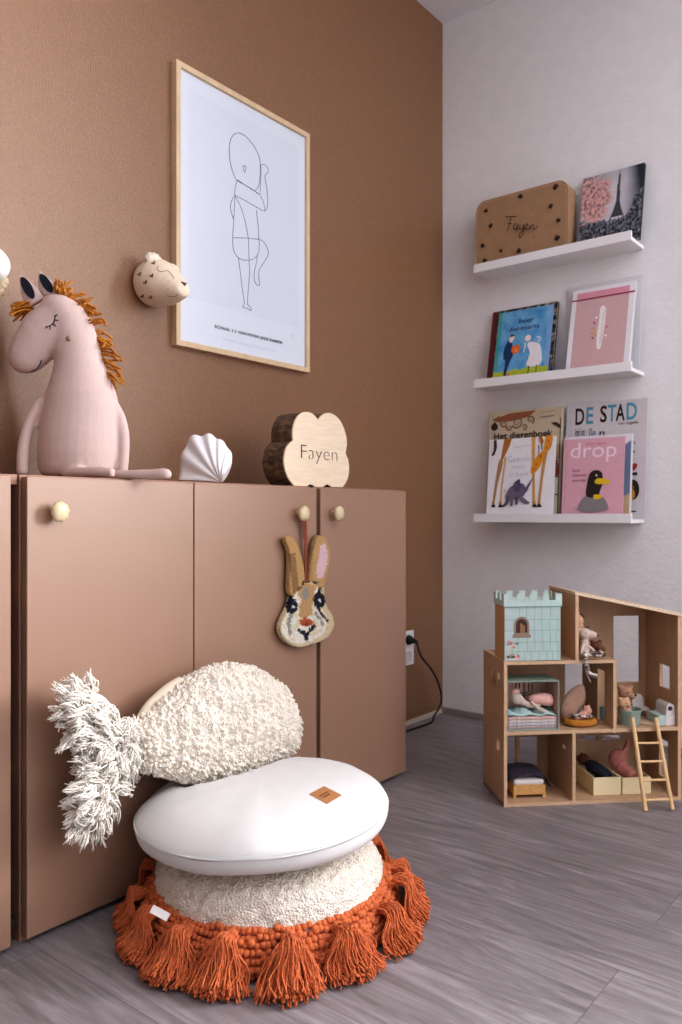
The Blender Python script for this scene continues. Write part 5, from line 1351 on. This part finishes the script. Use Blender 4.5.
b = hb(); rows = []; mz = zk + .0125
for j in range(17):
    row = []
    for i in range(21):
        s_ = i / 20 * 2 - 1; tt = j / 16
        uu = (f0 + f1) / 2 + s_ * ((f1 - f0) / 2 + .012); vv_ = .034 + .105 * tt
        z = mz + .010 * math.sqrt(max(0, math.cos(s_ * PI / 2 * .98))) + .004 * noise.noise(Vector((uu * 90, vv_ * 60, 0))) * (1 - abs(s_)) + .004 * math.sin(PI * tt)
        if abs(s_) > .80: z = mz + .004 - (abs(s_) - .80) * .055
        if s_ > .8 and tt < .25: z -= (s_ - .8) * .07
        row.append(Vector((uu, vv_ - (.010 if s_ > .7 and j < 3 else 0), z)))
    rows.append(row)
b.loft(rows, cap=False, closed=False); o = b.build('toy_duvet', mk('navy_duvet', (64, 56, 72), .95, var=.15, nscale=60, bump=.3, bscale=300), smooth=180); sol = o.modifiers.new('Solidify', 'SOLIDIFY'); sol.thickness = .003; sol.offset = 1; sb = o.modifiers.new('Subdiv', 'SUBSURF'); sb.levels = 1; sb.render_levels = 1
tag(o, 'rumpled dark navy duvet on the low wooden toy bed', 'duvet')

# ---- two cream drawers with dolls (ground floor right)
cream = mk('cream_painted_box', (232, 216, 176), .55, var=.03); DG = 'cream toy boxes in the dollhouse'
vf = .030
def crate(pa, pb, lab, v1_):
    c0, c1 = HP(pa, 780, vf).x, HP(pb, 780, vf).x; zt_ = HP((pa + pb) / 2, 777.5, vf).z; z0_ = T + .0006; w_ = .0035
    r_ = thing('toy_crate', MH @ Vector(((c0 + c1) / 2, (vf + v1_) / 2, z0_)), lab, 'box', DG)
    b = hb(); b.box((c0, vf, z0_), (c1, vf + w_, zt_)); b.build('front_panel', cream, r_, bevel=.0006)
    b = hb(); b.box((c0, vf + w_, z0_), (c0 + w_, v1_, zt_)); b.box((c1 - w_, vf + w_, z0_), (c1, v1_, zt_)); b.box((c0 + w_, v1_ - w_, z0_), (c1 - w_, v1_, zt_)); b.box((c0 + w_, vf + w_, z0_), (c1 - w_, v1_ - w_, z0_ + .003)); b.build('box_body', cream, r_, bevel=.0006)
    return c0, c1, zt_
a0, a1, zt3 = crate(593.5, 621, 'longer cream toy box holding the dark doll, behind the left foot of the ladder', .165)
b0, b1, zt4 = crate(622.5, 651, 'shorter cream toy box right behind the ladder, holding the pink doll', .125)
r_ = thing('dark_doll', MH @ Vector(((a0 + a1) / 2, .07, T + .006)), 'dark clothed doll with brown hair lying in the longer cream toy box', 'doll')
am = (a0 + a1) / 2; dkc = mk('dark_doll_cloth', (40, 48, 60), .95, var=.2, nscale=120)
doll_mesh('body', dkc, r_, [('tube', [Vector((am - .012, .125, zt3 + .004)), Vector((am - .004, .10, zt3 + .004)), Vector((am + .006, .066, zt3 - .002)), Vector((am + .008, .048, zt3 - .008))], [.012, .015, .018, .018, .018, .018, .017, .015, .013, .012, .011, .009, .007]), ('tube', [Vector((am + .002, .09, zt3 + .006)), Vector((am + .022, .085, zt3 + .002)), Vector((am + .024, .062, zt3 - .004))], .005), ('tube', [Vector((am, .085, zt3)), Vector((am + .002, .08, T + .014))], .012)])
b = hb(); b.ball(Vector((am - .020, .140, zt3 + .016)), (.018, .016, .016), 16, 10); hrm = mk('auburn_hair', (104, 62, 42), .95, var=.3, nscale=200, bump=.5, bscale=300); o = b.build('hair', hrm, r_, smooth=180, mods=[('SUBSURF', 1), ('DISPLACE', 'CLOUDS', .008, .010)])
r_ = thing('pink_doll', MH @ Vector(((b0 + b1) / 2, .08, T + .006)), 'rosy pink cloth doll slumped over the shorter cream toy box', 'doll')
bm_ = (b0 + b1) / 2; pkc = mk('dusty_pink_cloth', (186, 122, 112), .95, var=.15, nscale=120)
doll_mesh('body', pkc, r_, [('ball', Vector((bm_ - .022, .098, zt4 + .030)), (.026, .018, .028)), ('tube', [Vector((bm_ - .018, .095, zt4 + .012)), Vector((bm_ - .004, .08, zt4 - .002)), Vector((bm_ + .004, .06, zt4 - .010))], [.020] * 8 + [.014]), ('tube', [Vector((bm_ - .008, .095, zt4 + .045)), Vector((bm_ + .004, .098, zt4 + .062)), Vector((bm_ + .008, .1, zt4 + .082))], [.010, .009, .008, .008, .007, .007, .006, .005, .003]), ('tube', [Vector((bm_ - .006, .08, zt4 - .004)), Vector((bm_ - .004, .075, T + .016))], .012)])
# ================================================================== light, world, camera
def area(name, loc, rot, sx, sy, power, col):
    l = bpy.data.lights.new(name, 'AREA'); l.shape = 'RECTANGLE'; l.size = sx; l.size_y = sy; l.energy = power; l.color = col
    o = bpy.data.objects.new(name, l); COL.objects.link(o); o.location = loc; o.rotation_euler = rot
    return o
# daylight entering by the window in the white wall
area('window_light', ((WX0 + WX1) / 2, YW - .01, (WZ0 + WZ1) / 2), (-PI / 2, 0, 0), WX1 - WX0 - .1, WZ1 - WZ0 - .1, 200, (.96, .97, 1.0)).data.spread = math.radians(125)
# weak fill light added behind the viewer, no window there
area('rear_fill_light', (.6, YB + .1, 1.5), (PI / 2, 0, 0), 2.0, 1.6, 3, (.93, .96, 1.0))
area('side_fill_light', (XR - .01, (VY0 + VY1) / 2, (VZ0 + VZ1) / 2), (0, PI / 2, 0), VZ1 - VZ0 - .1, VY1 - VY0 - .1, 15, (.93, .96, 1.0))  # added fill that brightens the white wall from the right
w = bpy.data.worlds.new('world'); SC.world = w; w.use_nodes = True
bg = w.node_tree.nodes['Background']; bg.inputs['Color'].default_value = (.80, .87, 1.0, 1); bg.inputs['Strength'].default_value = .14
cam = bpy.data.cameras.new('camera'); co = bpy.data.objects.new('camera', cam); COL.objects.link(co)
cam.sensor_fit = 'HORIZONTAL'; cam.sensor_width = 36; cam.lens = F / 682 * 36
cam.shift_y = 2 / 682; cam.clip_start = .02; cam.dof.use_dof = True; cam.dof.focus_distance = 1.65; cam.dof.aperture_fstop = 9.0
co.location = CAM; co.rotation_euler = (PI / 2, 0, TH)
SC.camera = co
SC.view_settings.view_transform = 'Standard'; SC.view_settings.look = 'Medium High Contrast'; SC.view_settings.exposure = 0
SC.cycles.use_denoising = True
SC.cycles.max_bounces = 8; SC.cycles.diffuse_bounces = 5
SC.cycles.sample_clamp_indirect = 8
